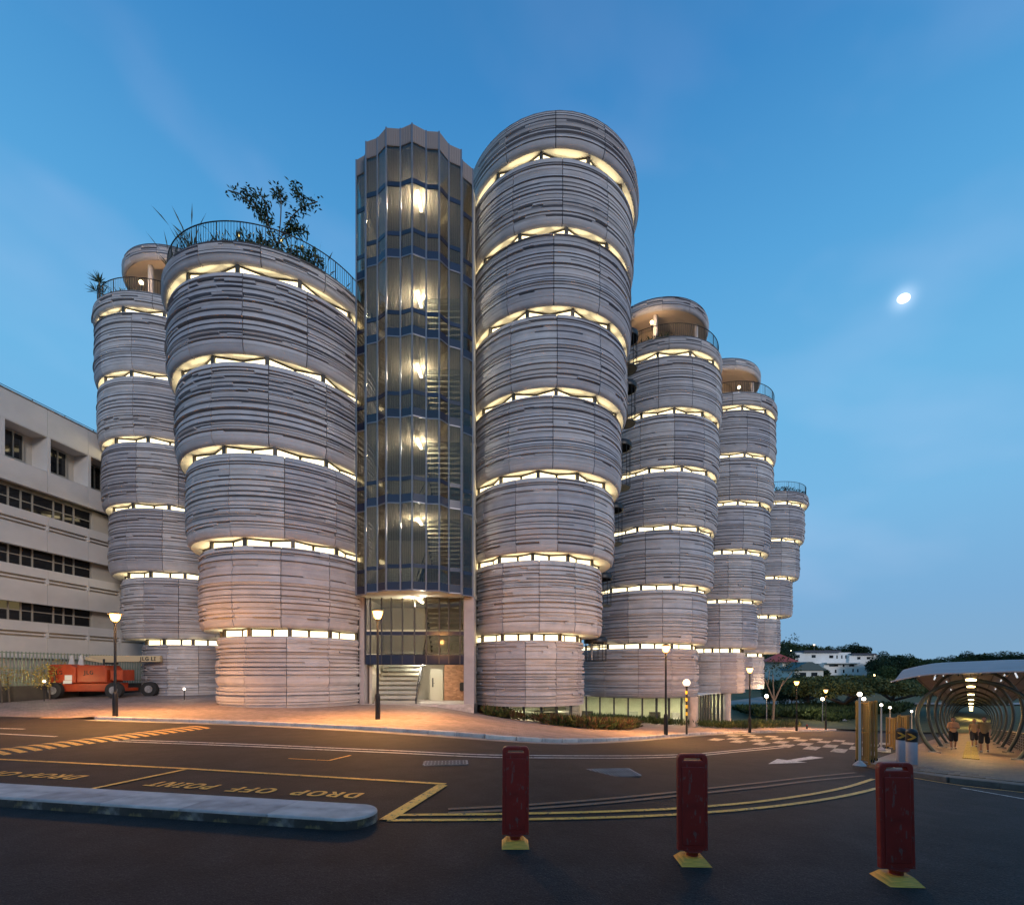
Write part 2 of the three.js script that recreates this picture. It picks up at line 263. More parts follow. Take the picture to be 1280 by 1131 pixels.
// zebra hump: dark and pale blocks in staggered rows
{
  const c = G([[884, 925], [1114, 947], [1114, 926.5], [925, 915.8]]);
  const root = struct(new THREE.Group()); root.name = numbered('zebra_crossing'); scene.add(root);
  const P = (u, v) => { const X = (c[0][0] * (1 - u) + c[1][0] * u) * (1 - v) + (c[3][0] * (1 - u) + c[2][0] * u) * v, D = (c[0][1] * (1 - u) + c[1][1] * u) * (1 - v) + (c[3][1] * (1 - u) + c[2][1] * u) * v; return [X, gy(X, D) + LIFT, -D]; };
  const nB = 14, rows = [[0, 0.17], [0.18, 0.36], [0.45, 0.62], [0.63, 0.8]];
  for (let i = 0; i < nB; i++) rows.forEach(([v0, v1], row) => {
    if ((i + row) % 2) return;
    const u0 = i / nB, u1 = u0 + 1 / nB;
    obj('zebra_block', sheet(3, 3, (u, v) => P(u0 + (u1 - u0) * u, v0 + (v1 - v0) * v)), M.zebra ??= std({ map: mottled([0.38, 0.36, 0.33], 256, 12, 0.4, 1.6, (u, v, c) => { const k = smooth(0.52, 0.66, fbm(u * 24, v * 24, 4, 24, 24)); return c.map((x) => x * (1 - k) + 0.05 * k); }), roughness: 0.7 }), root);
  });
}
// straight-ahead arrow
{
  const tip = onGround(961, 955.2), tail = onGround(1022, 946.5), dx = tail[0] - tip[0], dd = tail[1] - tip[1], L = Math.hypot(dx, dd), ux = dx / L, ud = dd / L, nx = -ud, nd = ux;
  const P = (l, s) => [tip[0] + ux * l * L + nx * s, tip[1] + ud * l * L + nd * s];
  marking('lane_arrow', [quadSheet([P(0, 0), P(0.001, 0.01), P(0.42, 0.42), P(0.42, -0.42)], 6, LIFT), quadSheet([P(0.42, 0.13), P(0.42, -0.13), P(1, -0.2), P(1, 0.2)], 6, LIFT)], M.paintWhite);
}
// manholes and drain covers
function cover(px, py, w, d, nx, nd, label) {
  const [X, D] = onGround(px, py), t = thing('drain_cover', label, 'drain cover', [X, gy(X, D) + 0.004, -D], 0.12);
  obj('cover_frame', [box(w, 0.012, 0.05, 0, 0.006, d / 2), box(w, 0.012, 0.05, 0, 0.006, -d / 2), box(0.05, 0.012, d - 0.05, w / 2, 0.006, 0), box(0.05, 0.012, d - 0.05, -w / 2, 0.006, 0)], M.kerbGrey, t);
  obj('cover_plate', box(w - 0.06, 0.006, d - 0.06, 0, 0.003, 0), M.iron, t);
  const l = []; for (let i = 1; i < nx; i++) l.push(box(0.025, 0.006, d - 0.08, -w / 2 + w * i / nx, 0.01, 0)); for (let j = 1; j < nd; j++) l.push(box(w - 0.08, 0.005, 0.025, 0, 0.0105, -d / 2 + d * j / nd));
  stuff(obj('grid_ribs', l, M.kerbGrey, t));
}
cover(766, 966, 0.95, 0.75, 14, 8, 'square gridded iron cover set in the road behind the red delineators');
cover(557, 954, 0.95, 0.5, 12, 4, 'small pale drain cover beside the double white line');
// DROP OFF POINT, painted to be read from the far kerb
const font = await new FontLoader().loadAsync('fonts/droid/droid_sans_bold.typeface.json');
function roadText(text, c0, c1, h, name) { // c0: where the text starts, c1: where it ends, both [px, py] of the baseline
  const A = onGround(...c0), B = onGround(...c1), L = Math.hypot(B[0] - A[0], B[1] - A[1]), ux = (B[0] - A[0]) / L, ud = (B[1] - A[1]) / L, nx = -ud, nd = ux;
  const g = new THREE.ShapeGeometry(font.generateShapes(text, 1), 4); g.computeBoundingBox(); const bb = g.boundingBox, p = g.attributes.position;
  const side = nd < 0 ? 1 : -1;
  for (let i = 0; i < p.count; i++) { const l = (p.getX(i) - bb.min.x) / (bb.max.x - bb.min.x) * L, s = (p.getY(i) - bb.min.y) / (bb.max.y - bb.min.y) * h * side; const X = A[0] + ux * l + nx * s, D = A[1] + ud * l + nd * s; p.setXYZ(i, X, gy(X, D) + LIFT, -D); }
  const uv = g.attributes.uv; for (let i = 0; i < p.count; i++) uv.setXY(i, p.getX(i), p.getZ(i)); g.computeVertexNormals();
  marking(name, g, M.paintYellow);
}
// ---------------------------------------------------------------- the six round towers of stacked storeys
const LV = [0, 4.35, 9.0, 13.7, 18.3, 22.8, 27.2, 31.4], GAP = 0.42, R0 = 5.2, NP = 12;
function strataList(h, lip, dense) {
  const out = []; let y = 0;
  if (lip) { const n = 7; for (let i = 0; i < n; i++) out.push({ y0: lip * i / n, y1: lip * (i + 1) / n, o0: 0, o1: 0, soft: true }); y = lip; }
  let last = 'ledge';
  while (y < h - 0.14) {
    const k = rnd();
    if (last !== 'groove' && k < (dense ? 0.85 : 0.6)) { const t = R(0.035, 0.055) + (rnd() < 0.5 ? R(0.03, 0.09) : 0); out.push({ y0: y, y1: y + t, o0: -R(0.14, 0.21), groove: true }); y += t; last = 'groove'; }
    else { const t = dense || rnd() < 0.5 ? R(0.05, 0.12) : R(0.1, 0.22), o = R(-0.035, 0.055), s = R(-0.03, 0.05); out.push({ y0: y, y1: y + t, o0: o - s, o1: o, part: t < 0.12 && rnd() < 0.6 }); y += t; last = 'ledge'; }
  }
  out.push({ y0: y, y1: h, o0: 0.02, o1: 0.02 });
  out.forEach((s) => { s.o1 ??= s.o0; s.y1 = Math.min(s.y1, h); });
  return out;
}
function panelGeo(h, list, lip, bulge) {
  const span = 2 * Math.PI / NP, half = span / 2 - 0.004;
  const parts = list.map((s) => (s.part && rnd() < 0.42 ? (rnd() < 0.5 ? [0, R(0.2, 0.8)] : rnd() < 0.6 ? [R(0.2, 0.8), 1] : [R(0.1, 0.4), R(0.55, 0.9)]) : s.groove && rnd() < 0.14 ? (rnd() < 0.5 ? [0, R(0.25, 0.8)] : [R(0.2, 0.75), 1]) : null));
  let us = []; for (let i = 0; i <= 6; i++) us.push(i / 6);
  parts.forEach((p) => { if (p) for (const a of p) if (a > 0 && a < 1) us.push(a - 0.003, a + 0.003); });
  us = [...new Set(us)].sort((a, b) => a - b).filter((u, i, l) => !i || u - l[i - 1] > 0.0015);
  const prof = (y) => { let r = bulge * Math.sin(Math.PI * clamp(y / h, 0, 1)); if (lip && y < lip * 1.15) { const t = 1 - y / (lip * 1.15); r -= 0.2 * (1 - Math.sqrt(Math.max(0, 1 - t * t))); } if (y > h - 0.22) { const t = (y - h + 0.22) / 0.22; r -= 0.1 * t * t; } return r; };
  const rows = []; list.forEach((s, i) => { rows.push([s.y0 + (s.soft ? 0 : 0.004), i, 0]); rows.push([s.y1 - (s.soft ? 0 : 0.004), i, 1]); });
  const P = [], U = [], I = [], cols = us.length + 2, uo = R(0, 9), vo = R(0, 9);
  for (const [y, i, e] of rows) {
    const s = list[i], pr = parts[i];
    for (let c = 0; c < cols; c++) {
      const u = us[clamp(c - 1, 0, us.length - 1)], a = (u - 0.5) * 2 * half;
      let o = e ? s.o1 : s.o0;
      if (pr) { const inside = u >= pr[0] && u <= pr[1]; if (s.groove) o = inside ? s.o0 : 0.015; else o = inside ? -0.12 : o; }
      let r = R0 + prof(y) + o; if (c === 0 || c === cols - 1) r = R0 - 0.26;
      P.push(r * Math.sin(a), y, r * Math.cos(a)); U.push(a * R0 + uo, y + vo);
    }
  }
  for (let j = 0; j < rows.length - 1; j++) for (let c = 0; c < cols - 1; c++) { const a = j * cols + c, b = a + 1, d = a + cols, e = d + 1; I.push(a, b, d, b, e, d); }
  const g = new THREE.BufferGeometry(); g.setAttribute('position', new THREE.Float32BufferAttribute(P, 3)); g.setAttribute('uv', new THREE.Float32BufferAttribute(U, 2)); g.setIndex(I);
  return toCreasedNormals(g, 0.5);
}
seed = 2024;
const H_FULL = 4.2;
const fullFam = [0, 1, 2, 3].map(() => { const l = strataList(H_FULL, 0.42); return [0, 1, 2, 3, 4].map(() => panelGeo(H_FULL, l, 0.42, 0.07)); });
const baseFam = [0, 1].map(() => { const l = strataList(3.95, 0); return [0, 1, 2, 3].map(() => panelGeo(3.95, l, 0, 0.02)); });
const lowFam = [0, 1].map(() => { const l = strataList(1.1, 0.26, true); return [0, 1, 2].map(() => panelGeo(1.1, l, 0.26, 0.03)); });
const highFam = [0].map(() => { const l = strataList(2.0, 0.36, true); return [0, 1, 2, 3].map(() => panelGeo(2.0, l, 0.36, 0.05)); });
function band(root, cx, cd, r, y0, y1, fam, famH, opts = {}) {
  // cx, cd in metres from the tower's own base point
  const camA = Math.atan2(-(root.position.x + cx), -root.position.z + cd);
  const b = obj(opts.name ?? 'storey_band', [lathe([[r - 0.5, y0 + 0.1], [r - 0.3, y0 + 0.12], [r - 0.3, y1 - 0.07], [r - 0.12, y1 - 0.06], [r - 1.9, y1 - 0.06]], 48)], M.backing, root);
  b.position.set(cx, 0, -cd);
  const off = R(0, 1), s = r / R0, sy = (y1 - y0) / famH;
  for (let i = 0; i < NP; i++) {
    let a = (i + off) * 2 * Math.PI / NP, da = Math.atan2(Math.sin(a - camA), Math.cos(a - camA));
    if (Math.abs(da) > 2.0) continue;
    const m = obj('concrete_panel', fam[Math.floor(rnd() * fam.length)], M.panel[Math.floor(rnd() * 3)], b);
    m.position.y = y0; m.rotation.y = a; m.scale.set(s, sy, s);
  }
  return b;
}
function clerestory(root, cx, cd, r, y0, y1, sofX, sofD, sofR) {
  const camA = Math.atan2(-(root.position.x + cx), -root.position.z + cd), N = 12, off = R(0, 1), rw = r - 0.2, ri = r - 0.68;
  const V2 = (k) => { const a = (k / 2 + off) * 2 * Math.PI / N, q = k % 2 ? ri : rw; return [Math.sin(a) * q, Math.cos(a) * q, a]; };
  const fr = [], panes = [];
  for (let k = 0; k < 2 * N; k++) {
    const p = V2(k), q = V2(k + 1), mid = (p[2] + q[2]) / 2, da = Math.atan2(Math.sin(mid - camA), Math.cos(mid - camA)); if (Math.abs(da) > 1.9) continue;
    const L = Math.hypot(q[0] - p[0], q[1] - p[1]), ry = -Math.atan2(q[1] - p[1], q[0] - p[0]), mx = (p[0] + q[0]) / 2, mz = (p[1] + q[1]) / 2, hh = y1 - y0;
    fr.push(box(L, 0.07, 0.1, mx, y1 - 0.034, mz, ry), box(L, 0.05, 0.09, mx, y0 + 0.025, mz, ry));
    fr.push(k % 2 ? box(0.09, hh - 0.004, 0.1, p[0], y0 + hh / 2, p[1], p[2]) : box(0.2, hh - 0.004, 0.16, p[0], y0 + hh / 2, p[1], p[2]));
    panes.push([box(L - 0.16, hh - 0.1, 0.03, 0, 0, 0), mx, y0 + hh / 2, mz, ry]);
  }
  const f = obj('clerestory_frame', fr, M.frame, root); f.position.set(cx, 0, -cd);
  for (const [g, x, y, z, ry] of panes) { const m = obj('window_pane', g, M.pane, f); m.position.set(x, y, z); m.rotation.y = ry; }
  const so = obj('soffit', lathe([[ri - 0.5, y1 + 0.03], [sofR - 0.24, y1 + 0.025], [sofR - 0.19, y1 + 0.005]].reverse(), 48), M.soffit, root); so.position.set(sofX, 0, -sofD);
  obj('room_drum', lathe([[ri - 0.12, y0], [ri - 0.12, y1 + 0.02]], 36), M.ledge, root).position.set(cx, 0, -cd);
  // the lit rooms shine out through the panes
  const nl = 6, cr = ri + 0.3;
  for (let i = 0; i < nl; i++) {
    const a = camA + (i - (nl - 1) / 2) * 0.52, l = new THREE.RectAreaLight(new THREE.Color(1, 0.8, 0.44), ROOM, cr * 0.44, y1 - y0 - 0.12);
    l.name = 'window_light_source'; l.rotation.order = 'YXZ'; l.rotation.y = a + Math.PI; l.rotation.x = 0.25; l.position.set(cx + Math.sin(a) * cr, (y0 + y1) / 2, -cd + Math.cos(a) * cr); root.add(l);
  }
}
const ROOM = 3;

function railing(root, cx, cd, r, y, h, gapA, camSpan = 1.9, name = 'railing') {
  const camA = Math.atan2(-(root.position.x + cx), -root.position.z + cd), a0 = camA - camSpan, a1 = camA + camSpan, top = [], n = Math.round((a1 - a0) * r / gapA);
  for (let i = 0; i <= 64; i++) { const a = a0 + (a1 - a0) * i / 64; top.push([Math.sin(a) * r, y + h, Math.cos(a) * r]); }
  const rail = obj(name, [tube(top, 0.03, 128, 6), tube(top.map((p) => [p[0], y + 0.1, p[2]]), 0.018, 96, 5)], M.iron, root); rail.position.set(cx, 0, -cd);
  const l = []; for (let i = 0; i <= n; i++) { const a = a0 + (a1 - a0) * i / n, x = Math.sin(a) * r, z = Math.cos(a) * r; l.push(box(i % 8 ? 0.016 : 0.03, h, i % 8 ? 0.016 : 0.05, x, y + h / 2, z, a)); }
  const bal = stuff(obj('balusters', l, M.iron, rail)); return rail;
}
function hive(label, bands, top, kind, base0 = 0) {
  const n = bands.length, [cx0, cd0] = bands[0];
  const root = thing('round_tower', label, 'tower', [cx0, 0, -cd0], 0, 'round concrete towers');
  bands.forEach(([x, d, r], i) => {
    const dx = x - cx0, dd = d - cd0, isTop = i === n - 1, y0 = i ? LV[i] : base0, y1 = isTop ? top : LV[i + 1] - GAP;
    if (!i) band(root, dx, dd, r, y0, y1, baseFam[Math.floor(rnd() * 2)], 3.95);
    else if (isTop) band(root, dx, dd, r, y0, y1, top - y0 > 1.6 ? highFam[0] : lowFam[Math.floor(rnd() * 2)], top - y0 > 1.6 ? 2.0 : 1.1, { name: 'parapet_band' });
    else band(root, dx, dd, r, y0, y1, fullFam[Math.floor(rnd() * 4)], H_FULL);
    if (!isTop) { const u = bands[i + 1]; clerestory(root, dx, dd, Math.min(r, u[2] + 0.1), y1 - 0.06, LV[i + 1], u[0] - cx0, u[1] - cd0, u[2]); }
  });
  const [tx, td, tr] = bands[n - 1];
  obj('roof_deck', lathe([[0.001, top - 0.3], [tr - 0.15, top - 0.3], [tr - 0.15, top - 0.02], [tr - 0.05, top - 0.02]], 48), M.ledge, root).position.set(tx - cx0, 0, -(td - cd0));
  return { root, x: tx - cx0, d: td - cd0, r: tr, top, X: tx, D: td };
}
// roof pavilion: a ring beam of panels on posts, with a recessed warm ceiling
function pavilion(t, dx, dd, r, ySof, yTop, postAngles) {
  const { root } = t, x = t.x + dx, d = t.d + dd, camA = Math.atan2(-(root.position.x + x), -root.position.z + d);
  band(root, x, d, r, ySof, yTop, lowFam[1], 1.1, { name: 'pavilion_ring' });
  const ceil = obj('pavilion_ceiling', lathe([[r - 0.2, ySof + 0.02], [r - 1.0, ySof + 0.05], [r - 1.0, ySof + 0.45], [0.001, ySof + 0.45]], 48), M.tan, root); ceil.position.set(x, 0, -d);
  obj('pavilion_roof', lathe([[0.001, yTop - 0.1], [r - 0.2, yTop - 0.1]], 48), M.ledge, root).position.set(x, 0, -d);
  for (const a of postAngles) obj('pavilion_post', new THREE.CylinderGeometry(0.17, 0.17, ySof + 0.04 - t.top + 0.3, 14), M.kerb, root).position.set(x + Math.sin(camA + a) * (r - 0.7), (ySof + 0.04 + t.top - 0.3) / 2, -d + Math.cos(camA + a) * (r - 0.7));
  const wall = obj('pavilion_wall', lathe([[r - 2.2, t.top - 0.3], [r - 2.2, ySof + 0.44]], 32), M.tan, root); wall.position.set(x, 0, -d - 0.9);
}
M.tan = std({ map: mottled([0.5, 0.4, 0.3], 128, 6, 0.1, 3), roughness: 0.7 });
function roofLamp(x, y, D, k, label) {
  const t = thing('roof_lamp', label, 'lamp', [x, y, -D]);
  obj('lamp_globe', new THREE.SphereGeometry(0.14, 14, 10), glow([1, 0.7, 0.36], 9), t); obj('lamp_stem', new THREE.CylinderGeometry(0.025, 0.03, 0.5, 6), M.iron, t).position.y = -0.36;
  const l = new THREE.PointLight(new THREE.Color(1, 0.66, 0.36), k); l.shadow.radius = 6; l.castShadow = true; t.add(l); l.name = 'roof_lamp_source';
}
const TA = hive('round layered-concrete tower with roof pavilion beside the white slab building', [[-23.6, 36.6, 3.7], [-24.8, 37.1, 4.2], [-25.5, 37.5, 4.6], [-25.9, 37.7, 4.8], [-26.1, 37.9, 5.0], [-26.3, 38.0, 5.1], [-26.4, 38.1, 5.2]], 28.3, 'A', gy(-24, 35));
const TB = hive('broad round tower with shrubs and a small tree on its roof garden', [[-13.06, 29.02, 4.12], [-13.57, 29.36, 4.66], [-13.92, 29.58, 5.08], [-14.24, 29.86, 5.46], [-14.49, 30.09, 5.79], [-14.61, 30.22, 6.02]], 23.9, 'B');
const TE = hive('tallest round tower with plain closed top beside the glazed stair tower', [[1.1, 31.83, 3.63], [1.66, 32.17, 4.27], [2.03, 32.3, 4.7], [2.24, 32.37, 4.97], [2.39, 32.38, 5.18], [2.48, 32.31, 5.31], [2.53, 32.31, 5.41], [2.66, 32.3, 5.6]], 33.4, 'E');
const TC = hive('round tower with lit roof pavilion partly behind the tallest tower', [[11.12, 43.0, 5.2], [11.93, 42.88, 5.08], [12.45, 42.74, 5.04], [12.78, 42.71, 5.01], [12.95, 42.59, 4.99], [13.04, 42.43, 5.03], [12.99, 42.22, 5.02]], 28.2, 'C');
const TF = hive('round tower with lit roof pavilion between two other round towers down the road', [[20.07, 48.99, 3.39], [20.75, 49.64, 4.14], [21.12, 50.02, 4.62], [21.44, 50.24, 4.94], [21.58, 50.33, 5.13], [21.71, 50.49, 5.29], [21.72, 50.34, 5.34]], 28.4, 'F');
const TG = hive('shortest round tower with planted railing, last in the row', [[28.55, 61.27, 3.27], [30.2, 61.81, 3.81], [31.45, 62.29, 4.29], [32.18, 62.56, 4.56], [32.69, 62.75, 4.75], [33.1, 62.95, 4.95]], 24.0, 'G');
pavilion(TA, 0.55, 0.6, 4.35, 31.7, 32.8, [-0.75, 0.5]);
pavilion(TC, -0.2, 0.9, 4.5, 31.3, 32.35, [0.02, 1.1]);
pavilion(TF, -0.3, 1.0, 4.6, 31.6, 32.7, [-0.9, 1.3]);
railing(TA.root, TA.x, TA.d, TA.r - 0.25, 28.28, 1.05, 0.16);
railing(TB.root, TB.x, TB.d, TB.r - 0.25, 23.88, 1.15, 0.15, 2.4);
railing(TC.root, TC.x, TC.d, TC.r - 0.25, 28.18, 1.1, 0.16);
railing(TF.root, TF.x, TF.d, TF.r - 0.25, 28.38, 1.1, 0.2);
railing(TG.root, TG.x, TG.d, TG.r - 0.25, 23.98, 1.2, 0.22, 2.4);
{ const p = at(176, 353, 33.9); roofLamp(p.x, p.y, 33.9, 14, 'glowing lamp under the pavilion behind the palm-topped parapet'); }
{ const p = at(815, 403, 38.6); roofLamp(p.x, p.y, 38.6, 14, 'bright lamp under the roof pavilion behind the tallest tower'); }
{ const p = at(924, 484, 46.6); roofLamp(p.x, p.y, 46.6, 10, 'small bright lamp under the pavilion of the tower between two towers'); }
// ---------------------------------------------------------------- glazed stair tower between the round towers
M.core = std({ map: mottled([0.36, 0.33, 0.34], 256, 6, 0.18, 3), roughness: 0.85, bumpMap: fine, bumpScale: 0.003 });
M.mullion = std({ color: [0.22, 0.21, 0.23], roughness: 0.35, metalness: 0.6 });
M.darkBar = std({ color: [0.05, 0.05, 0.06], roughness: 0.4, metalness: 0.4 });
M.spandrel = [0, 1, 2].map((k) => phys({ color: [[0.018, 0.022, 0.045], [0.024, 0.028, 0.055], [0.016, 0.018, 0.035]][k], roughness: 0.18 }));
M.clear = phys({ color: [0.6, 0.57, 0.52], roughness: 0.03, transmission: 1, thickness: 0, ior: 1.45 });
M.cream = std({ map: mottled([0.52, 0.48, 0.4], 256, 5, 0.12, 4), roughness: 0.8 });
M.creamRib = std({ color: [0.24, 0.2, 0.19], roughness: 0.6 });
M.brickWall = std({ map: mottled([0.42, 0.22, 0.13], 256, 5, 0.12, 2.4, (u, v, c) => { const r = Math.floor(v * 30), k = 0.75 + 0.5 * hash(Math.floor(u * 14 + (r % 2) * 0.5), r); return c.map((x) => x * k); }), roughness: 0.85 });
M.step = std({ map: mottled([0.42, 0.42, 0.36], 128, 6, 0.2, 2), roughness: 0.8 });
M.tubeGlow = glow([1, 0.93, 0.66], 14);
M.door = std({ color: [0.5, 0.47, 0.38], roughness: 0.5 });
{
  const root = thing('stair_tower', 'zigzag glazed stair tower with lit landings between two round towers', 'stair tower', [-5.5, 0, -30]);
  const TOP = 31.6, PL = [[457.6, 178], [472, 173], [482.8, 160.3], [500.7, 161.7], [515.2, 155.2], [532.8, 164.5], [549, 165.5], [561, 181], [576.6, 188]];
  const side = [[[445.5, 200.7], [457, 194]], [[578, 201], [591, 212]]];
  const pt = ([px, py]) => { const D = (TOP - EYE) * FOC / (HOR - py); return [(px - MID) / FOC * D, D]; };
  const V = PL.map(pt), facets = []; for (let i = 0; i < 8; i++) facets.push([V[i], V[i + 1]]); side.forEach((s) => facets.push(s.map(pt)));
  const yb = [6.5, 11.25, 15.9, 20.3, 24.6], wall = (name, [a, b], y0, y1, t, mat, inset = 0, back = 0) => {
    const L = Math.hypot(b[0] - a[0], b[1] - a[1]) - inset, ry = Math.atan2(b[1] - a[1], b[0] - a[0]); // turn so that the piece runs a to b
    return wobj(name, box(L, y1 - y0, t, (a[0] + b[0]) / 2, (y0 + y1) / 2, -(a[1] + b[1]) / 2 - back, ry), mat, root);
  };
  const geoWall = ([a, b], y0, y1, t, inset, back = 0) => { const L = Math.hypot(b[0] - a[0], b[1] - a[1]) - inset, ry = Math.atan2(b[1] - a[1], b[0] - a[0]); return box(L, y1 - y0, t, (a[0] + b[0]) / 2, (y0 + y1) / 2, -(a[1] + b[1]) / 2 - back, ry); };
  const fins = [];
  facets.forEach((f, fi) => {
    yb.forEach((y, k) => {
      const up = k < 4 ? yb[k + 1] : 30.65;
      wall('spandrel_panel', f, y + 0.03, y + 0.47, 0.05, M.spandrel[(fi * 3 + k) % 3], 0.09);
      wall('spandrel_edge', f, y - 0.03, y + 0.026, 0.09, M.mullion, 0.02);
      wall('transom_panel', f, y + 1.2, y + 1.42, 0.045, M.spandrel[(fi + k * 2) % 3], 0.09);
      wall('glass_pane', f, y + 0.48, y + 1.19, 0.012, M.clear, 0.09);
      wall('glass_pane', f, y + 1.43, k === 4 ? 28.45 : up - 0.04, 0.012, M.clear, 0.09);
      if (k === 4) { wall('transom_panel', f, 28.47, 28.72, 0.045, M.spandrel[fi % 3], 0.09); wall('glass_pane', f, 28.74, 30.6, 0.012, M.clear, 0.09); }
      const n = Math.max(2, Math.round(Math.hypot(f[1][0] - f[0][0], f[1][1] - f[0][1]) / 0.13));
      for (let i = 1; i < n; i++) { const t = i / n, x = f[0][0] + (f[1][0] - f[0][0]) * t, d = f[0][1] + (f[1][1] - f[0][1]) * t; fins.push(box(0.016, up - y - 0.5, 0.02, x, (y + 0.48 + up) / 2, -d - 0.05)); }
    });
    wall('parapet_panel', f, 30.65, TOP, 0.06, M.creamRib, 0.05);
    const L = Math.hypot(f[1][0] - f[0][0], f[1][1] - f[0][1]), n = Math.round(L / 0.1), ribs = []; for (let i = 0; i < n; i++) { const t = (i + 0.5) / n; ribs.push(box(0.035, 0.9, 0.03, f[0][0] + (f[1][0] - f[0][0]) * t, 31.13, -(f[0][1] + (f[1][1] - f[0][1]) * t) + 0.04)); }
    stuff(wobj('parapet_ribs', ribs, M.creamRib, root));
  });
  stuff(wobj('screen_rods', fins, std({ color: [0.22, 0.19, 0.15], roughness: 0.5, metalness: 0.4 }), root));
  [...V, ...side.flat().map(pt)].forEach(([x, d]) => wobj('mullion', box(0.075, TOP - 6.45, 0.13, x, (TOP + 6.45) / 2, -d + 0.015), M.mullion, root));
  // floor slabs, back wall, side walls
  const outline = [pt(side[0][0]), pt(side[0][1]), ...V, pt(side[1][0]), pt(side[1][1])];
  const slab = (y, t, front = outline) => { const g = extr([...front.map(([x, d]) => [x, d + 0.1]), [-2.0, 34], [-9.6, 34]], t); g.rotateX(-Math.PI / 2); g.translate(0, y, 0); return g; };
  // shape (x, d) extruded: rotateX(-90) sends y to -z, so depth d lands at z = -d
  for (const y of [...yb, 30.5]) wobj('floor_slab', slab(y + 0.06, 0.28), M.cream, root);
  wobj('back_wall', box(7.4, 31.2, 0.25, -5.8, 15.6, -33.9), M.cream, root);
  wobj('side_wall', box(0.2, 31, 4.6, -9.0, 15.6, -31.2), M.cream, root);
  wobj('side_wall', box(0.2, 31, 4.6, -2.36, 15.6, -31.4), M.cream, root);
  // concrete piers that carry the bay
  wobj('pier', cbox(0.42, 6.6, 1.1, 0.02, -8.98, 3.2, -28.95), M.core, root);
  wobj('pier', cbox(0.62, 7.6, 1.1, 0.02, -2.56, 2.7, -29.05), M.core, root);
  // lowest stage: flat glazing above the entrance
  const D0 = 28.55, mx = [457, 463, 477, 489, 503, 518, 533, 549, 561, 575, 580].map((p) => (p - MID) / FOC * D0);
  for (let i = 0; i < mx.length - 1; i++) {
    const a = mx[i], b = mx[i + 1], w = b - a - 0.07, c = (a + b) / 2;
    if (w > 0.1) { wobj('glass_pane', box(w, 1.85, 0.012, c, 5.5, -D0), M.clear, root); wobj('glass_pane', box(w, 1.1, 0.012, c, 3.68, -D0), M.clear, root); wobj('spandrel_panel', box(w + 0.03, 0.56, 0.06, c, 2.8, -D0 + 0.02), M.spandrel[i % 3], root); wobj('transom_panel', box(w + 0.03, 0.22, 0.05, c, 4.35, -D0 + 0.01), M.spandrel[(i + 1) % 3], root); }
    wobj('mullion', box(0.07, 3.95, 0.12, a, 4.48, -D0), M.darkBar, root);
  }
  wobj('bottom_beam', box(mx[10] - mx[0], 0.3, 0.5, (mx[0] + mx[10]) / 2, 2.64, -D0 - 0.42), M.darkBar, root);
  wobj('floor_slab', box(6.1, 0.24, 0.7, -5.78, 2.78, -33.2), M.cream, root);
  // stairs: each storey a flight up to the back and one returning to the front
  const storeys = [[0.1, 2.9 + 0, 6.84], [6.84, 0, 11.59], [11.59, 0, 16.24], [16.24, 0, 20.64], [20.64, 0, 24.94]];
  storeys.forEach(([y0, , y1], s) => {
    const n = 12, half = (y1 - y0) / 2, rise = half / n, run = 0.27, gapB = s === 0;
    for (let i = 0; i < n; i++) {
      wobj('step', box(2.45, rise * 0.62, run + 0.05, -7.05, y0 + rise * (i + 0.5), -(28.95 + run * i)), M.step, root);
      wobj('step', box(2.2, rise * 0.62, run + 0.05, -4.25, y0 + half + rise * (i + 0.5), -(28.95 + run * (n - 1 - i))), M.step, root);
    }
    wobj('mid_landing', box(5.9, 0.18, 1.4, -5.75, y0 + half - 0.1, -33.05), M.cream, root);
    for (const x of [-5.75, -5.42]) { const up = x < -5.6; wobj('handrail', [bar([x, y0 + (up ? 0.9 : half * 2 + 0.9), -28.9], [x, y0 + half + 0.9, -32.1], 0.03, 6), ...[0, 0.33, 0.66, 1].map((t) => { const yy = up ? y0 + half * t : y0 + half * 2 - half * t; return bar([x, yy, -28.9 - 3.2 * t], [x, yy + 0.9, -28.9 - 3.2 * t], 0.018, 5); })], M.darkBar, root); }
    wobj('stair_string', beam([-5.82, y0 + 0.05, -28.9], [-5.82, y0 + half, -32.15], 0.06, 0.3), M.darkBar, root);
    wobj('stair_string', beam([-5.35, y0 + half * 2, -28.9], [-5.35, y0 + half, -32.15], 0.06, 0.3), M.darkBar, root);
    if (s) wobj('brick_partition', box(1.5, y1 - y0 - 0.4, 0.15, -3.5, (y0 + y1) / 2 - 0.1, -33.6), M.brickWall, root);
  });
  wobj('brick_partition', box(1.75, 2.5, 0.15, -3.72, 1.3, -32.55), M.brickWall, root);
  const door = wobj('door', box(0.88, 2.15, 0.07, -5.42 + 0.32, 1.18, -32.5), M.door, root);
  obj('door_handle', [box(0.09, 0.62, 0.02, -5.36, 1.35, -32.45), bar([-5.36, 1.3, -32.42], [-5.22, 1.3, -32.42], 0.012, 5)], M.iron, door);
  wobj('post_box', [box(0.42, 0.5, 0.25, -3.3, 1.05, -32.3), box(0.1, 0.9, 0.1, -2.98, 0.5, -32.2), box(0.34, 0.06, 0.2, -3.3, 1.33, -32.3)], M.iron, root);
  wobj('entrance_wall', box(0.14, 2.6, 3.8, -8.55, 1.3, -30.9), M.cream, root);
  wobj('entrance_wall', box(0.14, 2.6, 3.4, -2.6, 1.3, -31.2), M.cream, root);
  wobj('entrance_floor', box(6.9, 1.0, 5.6, -5.7, -0.36, -31.15), M.kerb, root);
